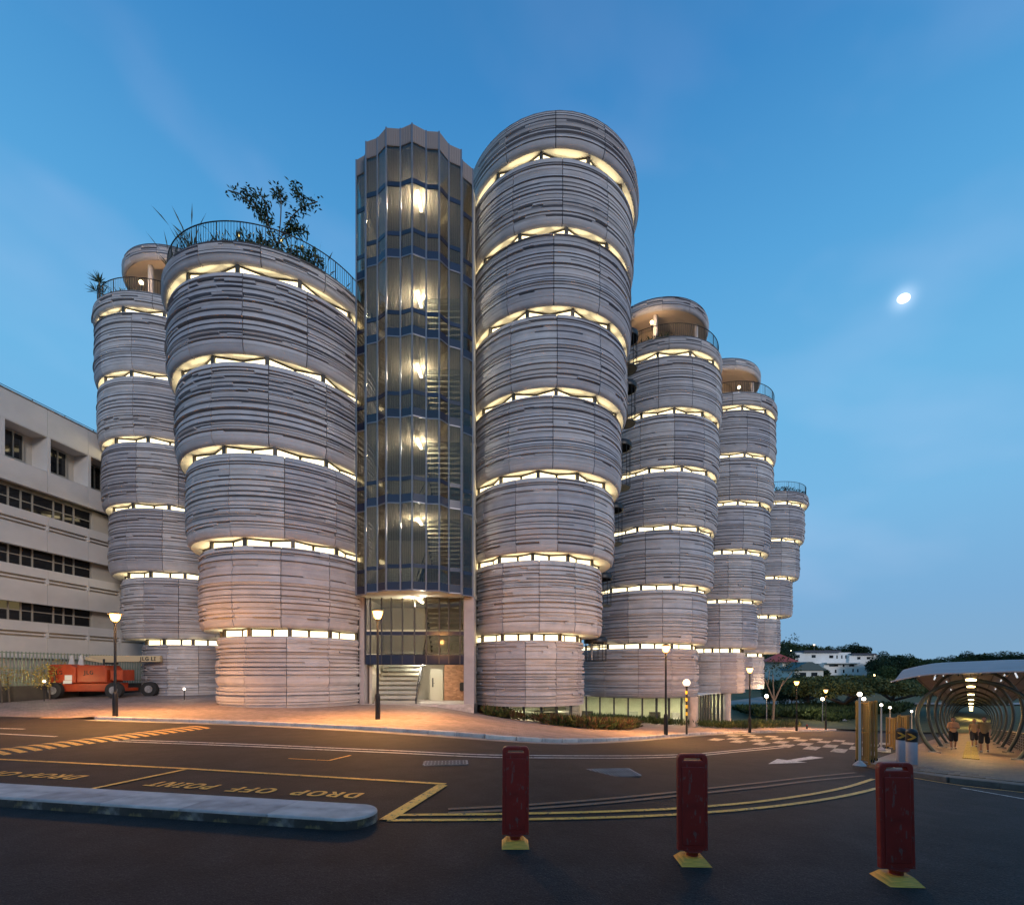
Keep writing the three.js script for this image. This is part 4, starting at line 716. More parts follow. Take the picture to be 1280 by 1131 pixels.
// ---------------------------------------------------------------- covered walkway going down the hill
const AX = [0.6915, 0.7225], PX = [0.7225, -0.6915]; // along the walkway and across it, in (X, D)
const WO = [0.957 * 21.17, 21.17], WTURN = -0.7636, WTILT = -Math.atan(0.082);
const walkPt = (x, s) => [WO[0] + PX[0] * x + AX[0] * s, WO[1] + PX[1] * x + AX[1] * s];
const rightKerb = curve(G([[1083, 957.5], [1100, 962], [1135, 969.5], [1180, 977], [1230, 983], [1280, 988], [1400, 1004]]));
{
  const full = [...rightKerb, [30, 4], [60, 0]], line = resample(full, 0.7), n = line.length - 1;
  const g = sheet(n, 60, (u, v) => { const [x, d] = line[Math.round(u * n)], k = 110 * v * v + (v > 0 ? 0 : 0.08); const X = x + AX[0] * k, D = d + AX[1] * k; return [X, gy(X, D) + KERB_H - 0.004, -D]; });
  M.rust = std({ map: mottled([0.17, 0.09, 0.055], 512, 5, 0.3, 4.4, (u, v, c) => { const row = Math.floor(v * 40), col = Math.floor(u * 20 + (row % 2) * 0.5), k = 0.65 + 0.6 * hash(col + 5, row), j = (u * 20 + (row % 2) * 0.5) % 1 < 0.06 || (v * 40) % 1 < 0.12 ? 0.55 : 1; return c.map((x) => x * k * j); }), roughness: 0.6 });
  struct(obj('walkway_paving', g, M.rust));
  kerbRun('walkway_kerb', [...rightKerb].reverse(), 0.9, 0.16, KERB_H + 0.01, [0, 1].map((k) => std({ map: mottled([[0.12, 0.1, 0.085], [0.16, 0.13, 0.11]][k], 128, 7, 0.5, 1.2), roughness: 0.85, bumpMap: fine, bumpScale: 0.006 })));
  // loose-laid bricks near the kerb
  const bricks = struct(new THREE.Group()); bricks.name = numbered('walkway_bricks'); scene.add(bricks);
  const bm = [[0.18, 0.095, 0.055], [0.14, 0.08, 0.05], [0.22, 0.125, 0.07], [0.12, 0.08, 0.06]].map((c) => std({ map: mottled(c, 64, 6, 0.3, 0.5), roughness: 0.6 })), bg = cbox(0.228, 0.03, 0.108, 0.004);
  let k = 0;
  for (let r = 0; r < 30 && k < 290; r++) for (let i = 0; i < 40 && k < 290; i++) {
    const px = [onGround(1150, 968)[0], onGround(1150, 968)[1]], X = px[0] + PX[0] * (i * 0.236 + (r % 2) * 0.118) + AX[0] * (r * 0.116 - 0.4), D = px[1] + PX[1] * (i * 0.236 + (r % 2) * 0.118) + AX[1] * (r * 0.116 - 0.4);
    const j = rightKerb.findIndex(([x]) => x > X); if (j < 1) continue; const [ax, ad] = rightKerb[j - 1], [bx, bd] = rightKerb[j], kd = ad + (bd - ad) * (X - ax) / (bx - ax); if (D < kd + 0.22 || X / D > 1.12) continue;
    const b = obj('brick', bg, bm[Math.floor(rnd() * 4)], bricks); b.position.set(X, gy(X, D) + KERB_H + R(-0.004, 0.003), -D); b.rotation.set(WTILT * 0.7, WTURN + R(-0.02, 0.02), 0); k++;
  }
  // raised yellow guiding tiles down the middle
  const tiles = struct(new THREE.Group()); tiles.name = numbered('guiding_strip'); scene.add(tiles);
  const tg = [cbox(0.245, 0.03, 0.285, 0.006), ...[-0.1, -0.035, 0.035, 0.1].map((x) => box(0.03, 0.008, 0.26, x, 0.018, 0))], tgm = merge(tg), tm = [[0.26, 0.18, 0.04], [0.2, 0.14, 0.03], [0.3, 0.22, 0.06]].map((c) => std({ map: mottled(c, 64, 6, 0.25, 0.5), roughness: 0.75 }));
  for (let r = 0; r < 100; r++) for (let c = 0; c < 2; c++) { const [X, D] = walkPt(-0.0 + (c - 0.5) * 0.26, -2.6 + r * 0.3), m = obj('tile', tgm, tm[Math.floor(rnd() * 3)], tiles); m.position.set(X, gy(X, D) + KERB_H + 0.004, -D); m.rotation.order = 'YXZ'; m.rotation.set(WTILT, WTURN, 0); }
}
{
  const root = thing('covered_walkway', 'dark steel ribbed covered walkway with curved pale roof and ceiling lamps', 'walkway', [WO[0], gy(...WO) + KERB_H, -WO[1]], WTURN);
  root.rotation.order = 'YXZ'; root.rotation.x = WTILT;
  const ribM = std({ color: [0.045, 0.055, 0.05], roughness: 0.45, metalness: 0.4 }), top = std({ map: mottled([0.34, 0.31, 0.33], 256, 5, 0.18, 6), roughness: 0.55, metalness: 0.2 }), under = top;
  const N = 10, SP = 8;
  const roofY = (x, s) => 3.42 + 0.045 * (x + 2.6) - 0.03 * Math.max(0, x - 1) ** 2 + 1.15 * smooth(-1.5, 6, s) - 0.16 * Math.max(0, -1.2 - x) ** 1.5;
  for (let i = 0; i < N; i++) {
    const s = i * SP, h = i ? roofY(0, s) - 0.15 : 3.32, pts = [];
    for (const [x, y] of [[-1.2, 0], [-1.6, 0.6 * h / 3.3], [-1.82, 1.45 * h / 3.3], [-1.68, 2.25 * h / 3.3], [-1.1, 2.95 * h / 3.3], [0, h], [1.2, 2.98 * h / 3.3], [1.85, 2.3 * h / 3.3], [2.02, 1.5 * h / 3.3], [1.8, 0.65 * h / 3.3], [1.45, 0]]) pts.push([x, y, -s]);
    obj('arch_rib', tube(pts, 0.085, 48, 8), ribM, root);
    for (const fx of [-1.2, 1.45]) obj("rib_foot", box(0.45, 0.06, 0.3, fx, 0.03, -s), M.kerbGrey, root);
  }
  // roof sheets laid bay by bay with seams between
  const cuts = [-1.4, 1.2, 3.8, 6.4, 9, 14, 19, 24, 30, 36, 42, 50, 58, 66, 74];
  for (let i = 0; i < cuts.length - 1; i++) {
    const a = cuts[i] + 0.03, b = cuts[i + 1] - 0.03, f = (lift) => (u, v) => { const x = -2.7 + 6.4 * u, s = a + (b - a) * v; return [x, roofY(x, s) + lift, -s - 0.35 * (x + 2.7) * 0]; };
    obj('roof_sheet', sheet(20, 8, f(0.05)), top, root); obj('ceiling_sheet', sheet(16, 6, f(0)), under, root);
    obj('roof_edge', [sheet(20, 1, (u, v) => { const x = -2.7 + 6.4 * u; return [x, roofY(x, a) + 0.05 * v, -a]; }), sheet(1, 8, (u, v) => { const s = a + (b - a) * v; return [-2.7, roofY(-2.7, s) + 0.05 * u, -s]; })], under, root);
  }
  for (let k = 0; k < 9; k++) { const x = -2.55 + k * 0.72, pts = []; for (let s = -1.3; s <= 73; s += 2.5) pts.push([x, roofY(x, s) - 0.07, -s]); obj('purlin', tube(pts, 0.035, 60, 5), ribM, root); }
  for (const x of [-1.25, 1.45]) for (let k = 0; k < 7; k++) { const s = 0.5 + k * 5; obj('tube_light', beam([x, roofY(x, s) - 0.28, -s], [x, roofY(x, s + 1.4) - 0.28, -s - 1.4], 0.05, 0.05), M.strip ??= glow([0.8, 0.9, 1], 0.8), root); }
  for (let k = 0; k < 8; k++) {
    const s = -0.6 + k * 9.5, y = Math.min(roofY(0, s) - 0.3, 3.55);
    obj('ceiling_lamp', lathe([[0.001, 0], [0.17, 0], [0.17, 0.07], [0.001, 0.1]], 16), M.walkLamp ??= glow([1, 0.74, 0.3], 12), root).position.set(0, y, -s);
    obj('lamp_rod', new THREE.CylinderGeometry(0.02, 0.02, Math.max(0.1, roofY(0, s) - y - 0.1), 6), M.black, root).position.set(0, (roofY(0, s) + y + 0.1) / 2, -s);
    const l = new THREE.SpotLight(new THREE.Color(1, 0.66, 0.24), 85, 0, 1.4, 0.7); l.name = 'ceiling_lamp_source'; l.position.set(0, y - 0.03, -s); l.target.position.set(0, 0, -s); l.castShadow = true; l.shadow.radius = 6; root.add(l, l.target);
  }
  // balustrade on the downhill side
  const rail = thing('walkway_railing', 'horizontal-bar steel railing along the covered walkway edge', 'railing', root.position.toArray(), WTURN); rail.rotation.order = 'YXZ'; rail.rotation.x = WTILT;
  const railM = std({ color: [0.12, 0.09, 0.065], roughness: 0.45, metalness: 0.5 });
  obj('handrail', beam([2.15, 1.08, 4.5], [2.15, 1.08, -60], 0.09, 0.06), std({ color: [0.36, 0.27, 0.16], roughness: 0.4, metalness: 0.4 }), rail);
  for (let k = 0; k < 6; k++) obj('rail_bar', bar([2.15, 0.16 + k * 0.155, 4.5], [2.15, 0.16 + k * 0.155, -60], 0.017, 6), railM, rail);
  for (let s = -4.5; s <= 60; s += 1.5) obj('rail_post', box(0.06, 1.06, 0.06, 2.15, 0.53, -s), railM, rail);
}
// ---------------------------------------------------------------- chevron bollards
{
  const chev = (() => { const c = document.createElement('canvas'); c.width = 256; c.height = 128; const x = c.getContext('2d'); x.fillStyle = '#141210'; x.fillRect(0, 0, 256, 128); x.fillStyle = '#b8862c'; for (const o of [0, 128]) { x.beginPath(); x.moveTo(o + 24, 22); x.lineTo(o + 54, 22); x.lineTo(o + 94, 64); x.lineTo(o + 54, 106); x.lineTo(o + 24, 106); x.lineTo(o + 64, 64); x.closePath(); x.fill(); } const t = new THREE.CanvasTexture(c); t.colorSpace = THREE.SRGBColorSpace; t.wrapS = THREE.RepeatWrapping; return t; })();
  const proto = new THREE.Group(), grey = std({ map: mottled([0.33, 0.33, 0.38], 64, 5, 0.2, 1), roughness: 0.6 });
  obj('post', lathe([[0.001, 0], [0.15, 0], [0.15, 0.72], [0.001, 0.72]], 20), grey, proto);
  obj('chevron_sleeve', new THREE.CylinderGeometry(0.155, 0.155, 0.3, 24, 1, true).translate(0, 0.87, 0), std({ map: chev, roughness: 0.5 }), proto);
  obj('cap', lathe([[0.155, 1.02], [0.14, 1.07], [0.06, 1.11], [0.001, 1.12]], 20), M.black, proto); obj('sleeve_rim', new THREE.TorusGeometry(0.15, 0.012, 6, 24).rotateX(Math.PI / 2).translate(0, 0.72, 0), M.black, proto);
  [[1127, 951, 'grey bollard with black and yellow chevron sleeve next to the golden gate'], [1140, 955, 'grey bollard with black and yellow chevron sleeve next to the walkway arch']].forEach(([px, py, label]) => { const [X, D] = onGround(px, py, KERB_H), c = proto.clone(); c.name = numbered('bollard'); c.position.set(X, gy(X, D) + KERB_H, -D); c.rotation.y = -2.1; scene.add(c); tag(c, label, 'bollard', 'chevron bollards'); });
}
// ---------------------------------------------------------------- folding golden gates and slim posts by the site entrance
{
  const gold = [[0.3, 0.17, 0.045], [0.36, 0.21, 0.055], [0.24, 0.13, 0.04]].map((c) => std({ color: c, roughness: 0.45, metalness: 0.3 }));
  function gate(px, py, n, h, turn, wid, label) {
    const [X, D] = onGround(px, py, KERB_H), t = thing('folding_gate', label, 'gate', [X, gy(X, D) + KERB_H, -D], turn, 'folding gates');
    let x = 0, z = 0;
    for (let i = 0; i < n; i++) {
      const a = i % 2 ? -0.95 : 0.95, dx = Math.cos(a) * wid, dz = -Math.sin(a) * wid * 0.85, ry = Math.atan2(-dz, dx), m = gold[i % 3], cx = x + dx / 2, cz = z + dz / 2, L = Math.hypot(dx, dz), l = [];
      const leafP = obj('gate_leaf', [box(0.05, h, 0.05, x, h / 2, z, ry), box(L, 0.05, 0.04, cx, 0.12, cz, ry), box(L, 0.05, 0.04, cx, h - 0.06, cz, ry), box(L, 0.04, 0.03, cx, h * 0.5, cz, ry)], m, t);
      const k = 4; for (let j = 1; j < k; j++) obj('slat', box(L / k * 0.3, h - 0.22, 0.018, x + dx * j / k, h / 2 + 0.02, z + dz * j / k, ry), gold[(i + j) % 3], leafP);
      x += dx * 0.8; z += dz; obj('castor', new THREE.CylinderGeometry(0.05, 0.05, 0.04, 10).rotateZ(Math.PI / 2).translate(x, 0.05, z), M.black, leafP);
    }
  }
  gate(1087, 956, 5, 1.85, 0.75, 0.5, 'folded golden slatted gate standing at the kerb by the slim posts');
  gate(1118, 937, 3, 1.5, 0.75, 0.45, 'low folded golden gate standing behind the chevron bollards');
  gate(1134, 941, 4, 1.6, 0.75, 0.45, 'folded golden gate leaning next to the first walkway arch');
  const post = (px, py, h, label, bulb) => { const [X, D] = onGround(px, py, KERB_H), t = thing('slim_post', label, 'post', [X, gy(X, D) + KERB_H, -D]); obj('post', new THREE.CylinderGeometry(0.03, 0.035, h, 10), std({ color: [0.45, 0.42, 0.38], roughness: 0.5 }), t).position.y = h / 2; obj('post_foot', lathe([[0.001, 0.16], [0.05, 0.15], [0.16, 0.04], [0.17, 0], [0.001, 0]], 12), M.kerb, t); if (bulb) { obj('lamp_bulb', new THREE.SphereGeometry(0.06, 12, 8), M.bulb ??= glow([1, 0.85, 0.65], 9), t).position.y = h + 0.04; const l = new THREE.PointLight(new THREE.Color(1, 0.82, 0.6), 2); l.name = 'lamp_bulb_source'; l.position.y = h + 0.04; l.castShadow = true; t.add(l); } };
  post(1075, 957.5, 1.98, 'slim pale post with bulb at the kerb corner by the golden gate', true);
  post(1080, 948, 1.98, 'slim pale post with bulb behind the corner post', true);
  post(1102, 938, 1.98, 'slim pale post with bulb behind the large golden gate', true);
  post(1113, 934, 1.98, 'slim pale post with bulb beside the low golden gate', true);
  post(1140, 930, 1.98, 'slim pale post with bulb just outside the first walkway arch', true);
}
// ---------------------------------------------------------------- people walking under the canopy
function blob(bones, k, cell, colour, name, parent) { // bones: [a, b, ra, rb]
  const lo = new THREE.Vector3(1e9, 1e9, 1e9), hi = new THREE.Vector3(-1e9, -1e9, -1e9);
  bones.forEach(([a, b, ra, rb]) => [[a, ra], [b, rb]].forEach(([p, r]) => { lo.min(new THREE.Vector3(p[0] - r - 0.04, p[1] - r - 0.04, p[2] - r - 0.04)); hi.max(new THREE.Vector3(p[0] + r + 0.04, p[1] + r + 0.04, p[2] + r + 0.04)); }));
  const c = lo.clone().add(hi).multiplyScalar(0.5), half = Math.max(hi.x - lo.x, hi.y - lo.y, hi.z - lo.z) / 2 * 1.06, n = Math.min(96, Math.ceil(2 * half / cell)), mc = new MarchingCubes(n, colour, false, false, 200000); mc.isolation = 0; mc.reset();
  for (let z = 0; z < n; z++) for (let y = 0; y < n; y++) for (let x = 0; x < n; x++) {
    const p = [c.x + (x - n / 2) / (n / 2) * half, c.y + (y - n / 2) / (n / 2) * half, c.z + (z - n / 2) / (n / 2) * half]; let d = 1e9;
    for (const [a, b, ra, rb, sx = 1] of bones) { const ab = [b[0] - a[0], b[1] - a[1], b[2] - a[2]], ap = [p[0] - a[0], p[1] - a[1], p[2] - a[2]], t = clamp((ap[0] * ab[0] + ap[1] * ab[1] + ap[2] * ab[2]) / (ab[0] ** 2 + ab[1] ** 2 + ab[2] ** 2 || 1), 0, 1), e = Math.hypot((ap[0] - ab[0] * t) / sx, ap[1] - ab[1] * t, ap[2] - ab[2] * t) - (ra + (rb - ra) * t); const h = clamp(0.5 + 0.5 * (d - e) / k, 0, 1); d = d + (e - d) * h - k * h * (1 - h); }
    mc.field[z * n * n + y * n + x] = -d;
  }
  mc.update(); const cnt = mc.count ?? mc.geometry.drawRange.count, g = new THREE.BufferGeometry(), P = new Float32Array(cnt * 3), Nn = new Float32Array(cnt * 3);
  for (let i = 0; i < cnt * 3; i++) { P[i] = mc.positionArray[i] * half + [c.x, c.y, c.z][i % 3]; Nn[i] = mc.normalArray[i]; }
  g.setAttribute('position', new THREE.BufferAttribute(P, 3)); g.setAttribute('uv', new THREE.BufferAttribute(new Float32Array(cnt * 2), 2)); g.computeVertexNormals();
  return obj(name, g, colour, parent);
}
function person(x, s, turn, label, o) {
  const [X, D] = walkPt(x, s), t = thing('person', label, 'person', [X, gy(X, D) + KERB_H + 0.02, -D], turn, 'people on the covered walkway'); t.scale.setScalar(o.scale ?? 1);
  const st = o.stride ?? 0.2, skin = std({ color: o.skin ?? [0.36, 0.2, 0.13], roughness: 0.6 }), f = 1; // faces +z
  const legs = [[-0.1, st], [0.1, -st]].flatMap(([lx, dz]) => [[[lx, 0.9, 0], [lx * 1.05, 0.5, dz * 0.75 + 0.03], 0.085, 0.058], [[lx * 1.05, 0.5, dz * 0.75 + 0.03], [lx, 0.09, dz - (dz < 0 ? 0.06 : 0)], 0.056, 0.038], [[lx, 0.05, dz - 0.05 - (dz < 0 ? 0.06 : 0)], [lx * 1.15, 0.035, dz + 0.13 - (dz < 0 ? 0.06 : 0)], 0.045, 0.035]]);
  const arm = (sd, dz) => [[[sd * 0.165, 1.4, 0], [sd * 0.22, 1.13, dz * 0.4 - 0.03], 0.05, 0.04], [[sd * 0.22, 1.13, dz * 0.4 - 0.03], [sd * 0.21, 0.9, dz + 0.06], 0.038, 0.028]];
  const arms = o.folded ? [-1, 1].flatMap((sd) => [[[sd * 0.165, 1.4, 0], [sd * 0.225, 1.16, 0.04], 0.05, 0.042], [[sd * 0.225, 1.16, 0.04], [-sd * 0.02, 1.2, 0.2], 0.038, 0.03]]) : [...arm(-1, -st * 0.8), ...arm(1, st * 0.8)];
  const torso = [[[0, 0.95, 0], [0, 1.15, 0], 0.11, 0.1, 1.2], [[0, 1.15, 0], [0, 1.36, 0], 0.1, 0.105, 1.3], [[-0.11, 1.41, 0], [0.11, 1.41, 0], 0.06, 0.06], [[0, 1.42, 0], [0, 1.52, 0.01], 0.05, 0.048]];
  const head = [[[0, 1.6, 0.015], [0, 1.655, 0], 0.083, 0.092], [[0, 1.565, 0.055], [0, 1.57, 0.06], 0.04, 0.04], [[0, 1.61, 0.1], [0, 1.6, 0.115], 0.014, 0.014], [[-0.088, 1.61, 0], [-0.09, 1.63, 0], 0.018, 0.018], [[0.088, 1.61, 0], [0.09, 1.63, 0], 0.018, 0.018]];
  const hand = (p) => { const l = [[[p[0], p[1], p[2]], [p[0], p[1] - 0.07, p[2]], 0.026, 0.03]]; for (let i = 0; i < 4; i++) l.push([[p[0], p[1] - 0.08, p[2] - 0.027 + i * 0.018], [p[0] * 0.985, p[1] - 0.15 + Math.abs(i - 1.5) * 0.008, p[2] - 0.024 + i * 0.018 + 0.01], 0.009, 0.008]); l.push([[p[0], p[1] - 0.03, p[2] + 0.025], [p[0] * 0.97, p[1] - 0.09, p[2] + 0.05], 0.01, 0.009]); return l; };
  const hands = o.folded ? [] : [[-0.21, 0.88, -st * 0.8 + 0.06], [0.21, 0.88, st * 0.8 + 0.06]].flatMap(hand);
  blob([...legs, ...torso, ...arms, ...head, ...hands], 0.02, 0.02, skin, 'body', t);
  blob([[[0, 1.665, -0.02], [0, 1.66, -0.03], 0.1, 0.098], [[0, 1.6, -0.05], [0, 1.6 - (o.hair ?? 0), -0.07], 0.08, 0.06]], 0.02, 0.014, std({ color: [0.02, 0.015, 0.012], roughness: 0.6 }), 'hair', t);
  blob([...torso.slice(0, 3).map(([a, b, ra, rb, sx]) => [a, b, ra + 0.018, rb + 0.018, sx]), ...arms.filter((_, i) => i % 2 === 0).map(([a, b, ra, rb]) => [a, [a[0] + (b[0] - a[0]) * 0.75, a[1] + (b[1] - a[1]) * 0.75, a[2] + (b[2] - a[2]) * 0.75], ra + 0.016, rb + 0.02])], 0.03, 0.018, std({ color: o.shirt, roughness: 0.85 }), 'shirt', t);
  blob([[[0, 0.92, 0], [0, 0.98, 0], 0.125, 0.12, 1.25], ...legs.filter((_, i) => i % 3 === 0).map(([a, b, ra, rb]) => [a, b, ra + 0.022, rb + 0.035])], 0.03, 0.018, std({ color: o.shorts, roughness: 0.85 }), 'shorts', t);
  blob([...legs.filter((_, i) => i % 3 === 2).map(([a, b, ra, rb]) => [a, b, ra + 0.012, rb + 0.012])], 0.02, 0.014, std({ color: [0.3, 0.28, 0.26], roughness: 0.8 }), 'shoes', t);
}
person(-0.7, 6.3, WTURN + 0.15, 'person in pale orange shirt and black shorts with arms folded under canopy', { shirt: [0.55, 0.3, 0.16], shorts: [0.015, 0.015, 0.018], folded: true, stride: 0.12, hair: 0.1, scale: 0.99 });
person(0.5, 5.6, WTURN - 0.1, 'person in olive shirt and black shorts striding along the canopy', { shirt: [0.2, 0.15, 0.08], shorts: [0.015, 0.016, 0.02], stride: 0.2, scale: 1.04 });
person(0.15, 13, WTURN + 0.05, 'person in dark clothes further down the walkway behind two others', { shirt: [0.25, 0.16, 0.1], shorts: [0.02, 0.02, 0.03], stride: 0.22, scale: 1 });
// ---------------------------------------------------------------- vegetation
seed = 99;
function leaves(list) { // list of [x, y, z, size, long, dirx, diry, dirz]
  const P = new Float32Array(list.length * 18), U = new Float32Array(list.length * 12); let o = 0, q = 0;
  const d = new THREE.Vector3(), n = new THREE.Vector3(), s = new THREE.Vector3();
  for (const [x, y, z, w, L, dx, dy, dz] of list) {
    d.set(dx, dy, dz).normalize(); n.set(R(-1, 1), R(-0.3, 1.2), R(-1, 1)); s.crossVectors(d, n).normalize().multiplyScalar(w / 2);
    const a = [x, y, z], m1 = [x + d.x * L * 0.45 + s.x, y + d.y * L * 0.45 + s.y, z + d.z * L * 0.45 + s.z], m2 = [x + d.x * L * 0.45 - s.x, y + d.y * L * 0.45 - s.y, z + d.z * L * 0.45 - s.z], b = [x + d.x * L, y + d.y * L - L * 0.08, z + d.z * L];
    for (const p of [a, m1, b, a, b, m2]) { P[o++] = p[0]; P[o++] = p[1]; P[o++] = p[2]; U[q++] = 0; U[q++] = 0; }
  }
  const g = new THREE.BufferGeometry(); g.setAttribute('position', new THREE.BufferAttribute(P, 3)); g.setAttribute('uv', new THREE.BufferAttribute(U, 2)); g.computeVertexNormals(); return g;
}
function ballLeaves(clumps, per, size, flat = 1) { const l = []; for (const [x, y, z, r] of clumps) { const n = Math.round(per * r * r); for (let i = 0; i < n; i++) { let a, b, c, q; do { a = R(-1, 1); b = R(-1, 1); c = R(-1, 1); q = Math.hypot(a, b, c); } while (q > 1 || q < 0.25); const k = Math.pow(q, -0.35) * r; l.push([x + a * k, y + b * k * flat, z + c * k, size * R(0.35, 0.6), size * R(0.8, 1.3), a + R(-0.8, 0.8), b * 0.6 + R(-0.7, 0.5), c + R(-0.8, 0.8)]); } } return l; }
function limbs(base, h, forks, spread, r0) { // trunk with forking limbs; returns geometry list and tips
  const g = [bar([0, base, 0], [0, h, 0], r0, 8, r0 * 0.7)], tips = [];
  for (let i = 0; i < forks; i++) { const a = i / forks * 6.283 + R(0, 0.6), k = spread * R(0.35, 0.6), m = [Math.cos(a) * k, h + R(0.5, 1) * spread * 0.28, Math.sin(a) * k]; g.push(bar([0, h - 0.1, 0], m, r0 * 0.6, 6, r0 * 0.4)); for (let j = 0; j < 3; j++) { const b = a + R(-0.6, 0.6), e = [Math.cos(b) * spread * R(0.7, 1), m[1] + R(0.1, 0.35) * spread * 0.4, Math.sin(b) * spread * R(0.7, 1)]; g.push(bar(m, e, r0 * 0.36, 5, r0 * 0.12)); tips.push(e); } }
  return [g, tips];
}
function hillTree(v) {
  const t = new THREE.Group(), cl = []; const n = 11 + v * 2; for (let i = 0; i < n; i++) { const a = R(0, 6.28), q = Math.sqrt(rnd()) * 3.4, y = R(3.4, 9.2 - q * 0.6); cl.push([Math.cos(a) * q, y, Math.sin(a) * q, R(1.0, 1.9)]); }
  const [g] = limbs(0, 3.4, 4, 3.2, 0.28); obj('trunk', g, M.bark, t); obj('crown', leaves(ballLeaves(cl, 95, 0.62)), M.leaf[v % 3], t); return t;
}
const hillKinds = [0, 1, 2].map(hillTree);
{
  const put = (px, topPy, D, wpx, label) => { const [X] = [(px - MID) / FOC * D], top = EYE + (HOR - topPy) / FOC * D, y = gy(X, D), h = Math.max(4, top - y), k = Math.floor(rnd() * 3), c = hillKinds[k].clone(); c.name = numbered('hill_tree'); c.position.set(X, y - 0.2, -D); const w = wpx / FOC * D / 8; c.scale.set(w, h / 10.4, w); c.rotation.y = R(0, 6); scene.add(c); tag(c, label, 'tree', 'trees on the hill'); };
  const ORD = ['first', 'second', 'third', 'fourth', 'fifth', 'sixth', 'seventh', 'eighth', 'ninth', 'tenth', 'eleventh', 'twelfth'];
  const row = (list, what) => list.sort((a, b) => a[0] - b[0]).forEach((a, i) => put(...a, `dark leafy tree, ${ORD[i]} along ${what}`));
  row([[985, 796, 230, 34], [1000, 799, 235, 26], [1016, 801, 235, 24], [1030, 803, 240, 22], [1062, 800, 230, 30], [1075, 800, 225, 26], [1046, 806, 240, 24]], 'the hilltop row from the last tower');
  row([[1098, 813, 150, 30], [1112, 810, 165, 36], [1130, 812, 170, 34], [1148, 817, 175, 34], [1165, 820, 180, 32], [1182, 817, 185, 34], [1200, 815, 190, 34], [1218, 811, 190, 36], [1238, 810, 190, 36], [1256, 811, 185, 34], [1274, 812, 180, 34], [1292, 812, 180, 34]], 'the ridge from the white terraced building');
  row([[1108, 826, 140, 30], [1128, 830, 140, 32], [1150, 832, 145, 34], [1172, 832, 150, 34], [1195, 830, 150, 36], [1220, 828, 150, 36], [1245, 826, 150, 36], [1270, 826, 150, 36]], 'the slope below the ridge from the terraced building');
  row([[966, 803, 150, 26], [978, 800, 170, 26], [1012, 822, 130, 26], [1026, 826, 140, 24], [1000, 832, 110, 22], [962, 838, 95, 26], [975, 846, 92, 24], [990, 848, 95, 24], [1006, 845, 100, 24]], 'the lower slope from the last tower');
}
// spreading rain trees
{
  const t = new THREE.Group(), cl = [], [g, tips] = limbs(0, 2.6, 7, 8.5, 0.5);
  for (const e of tips) cl.push([e[0], 6.2 - 0.018 * (e[0] ** 2 + e[2] ** 2) + R(-0.4, 0.4), e[2], R(1.3, 2.1)]);
  for (let i = 0; i < 34; i++) { const a = R(0, 6.28), q = Math.sqrt(rnd()) * 9; cl.push([Math.cos(a) * q, 6.9 - 0.022 * q * q + R(-0.3, 0.3), Math.sin(a) * q, R(1.2, 1.9)]); }
  obj('trunk', g, M.bark, t); obj('crown', leaves(ballLeaves(cl, 95, 0.5, 0.42)), M.leaf[3], t);
  [[1056, 897, 78, 0.93, 0.2, 'wide spreading tree with layered crown behind the slim lamps'], [1116, 892, 92, 0.82, 2, 'wide spreading tree with layered crown behind the golden gates'], [1010, 893, 95, 0.85, 4, 'wide spreading tree standing behind the notice board']].forEach(([px, , D, k, r, label]) => { const X = (px - MID) / FOC * D, c = t.clone(); c.name = numbered('rain_tree'); c.position.set(X, gy(X, D) - 0.1, -D); c.scale.setScalar(k); c.rotation.y = r; scene.add(c); tag(c, label, 'tree', 'spreading trees'); });
}
// bare-limbed tree at the end of the row of towers
{
  const D = 66, X = (966 - MID) / FOC * D, t = thing('bare_tree', 'thin tree with bare pale limbs beside the last round tower', 'tree', [X, gy(X, D), -D]);
  obj('trunk', [bar([0, 0, 0], [0.2, 3.2, 0], 0.2, 8, 0.15), bar([0.2, 3.1, 0], [-1.2, 6.2, 0.3], 0.13, 6, 0.06), bar([0.2, 3.1, 0], [1.5, 6.0, 0], 0.13, 6, 0.06), bar([1.2, 5.2, 0], [2.6, 7.2, 0.2], 0.07, 5, 0.03), bar([-0.8, 5.2, 0.2], [-0.4, 7.4, 0], 0.07, 5, 0.03), bar([0.2, 3.1, 0], [0.3, 6.8, -0.5], 0.12, 6, 0.05)], std({ color: [0.22, 0.15, 0.1], roughness: 0.9 }), t);
  obj('crown', leaves(ballLeaves([[2.8, 7.8, 0, 0.9], [-0.3, 8, 0, 0.9], [1.4, 8.4, 0.2, 0.9], [2.0, 11.4, 0, 0.5], [3.0, 11.9, 0, 0.6], [0.8, 7.2, -0.8, 0.8]], 90, 0.32)), M.leaf[2], t);
}
// ---------------------------------------------------------------- planting beds
function bed(name, label, inside, n, h, mats, lift = 0.1, wide = 0.07) {
  const l = [[], [], []]; let k = 0, guard = 0;
  while (k < n && guard++ < n * 30) { const p = inside(); if (!p) continue; const [X, D] = p, y = gy(X, D) + lift, m = Math.floor(rnd() * 3), blades = 7; for (let i = 0; i < blades; i++) { const a = R(0, 6.28), e = R(0.25, 0.9), q = R(0, 0.12); l[m].push([X + Math.cos(a) * q, y + R(0, h * 0.55), -D + Math.sin(a) * q, wide * R(0.7, 1.3), h * R(0.45, 0.85), Math.cos(a) * (1 - e), e, Math.sin(a) * (1 - e)]); } k++; }
  const root = new THREE.Group(); root.name = numbered(name); scene.add(root); tag(root, label, 'plants'); stuff(root);
  l.forEach((q, i) => { if (q.length) stuff(obj('foliage', leaves(q), mats[i], root)); });
}
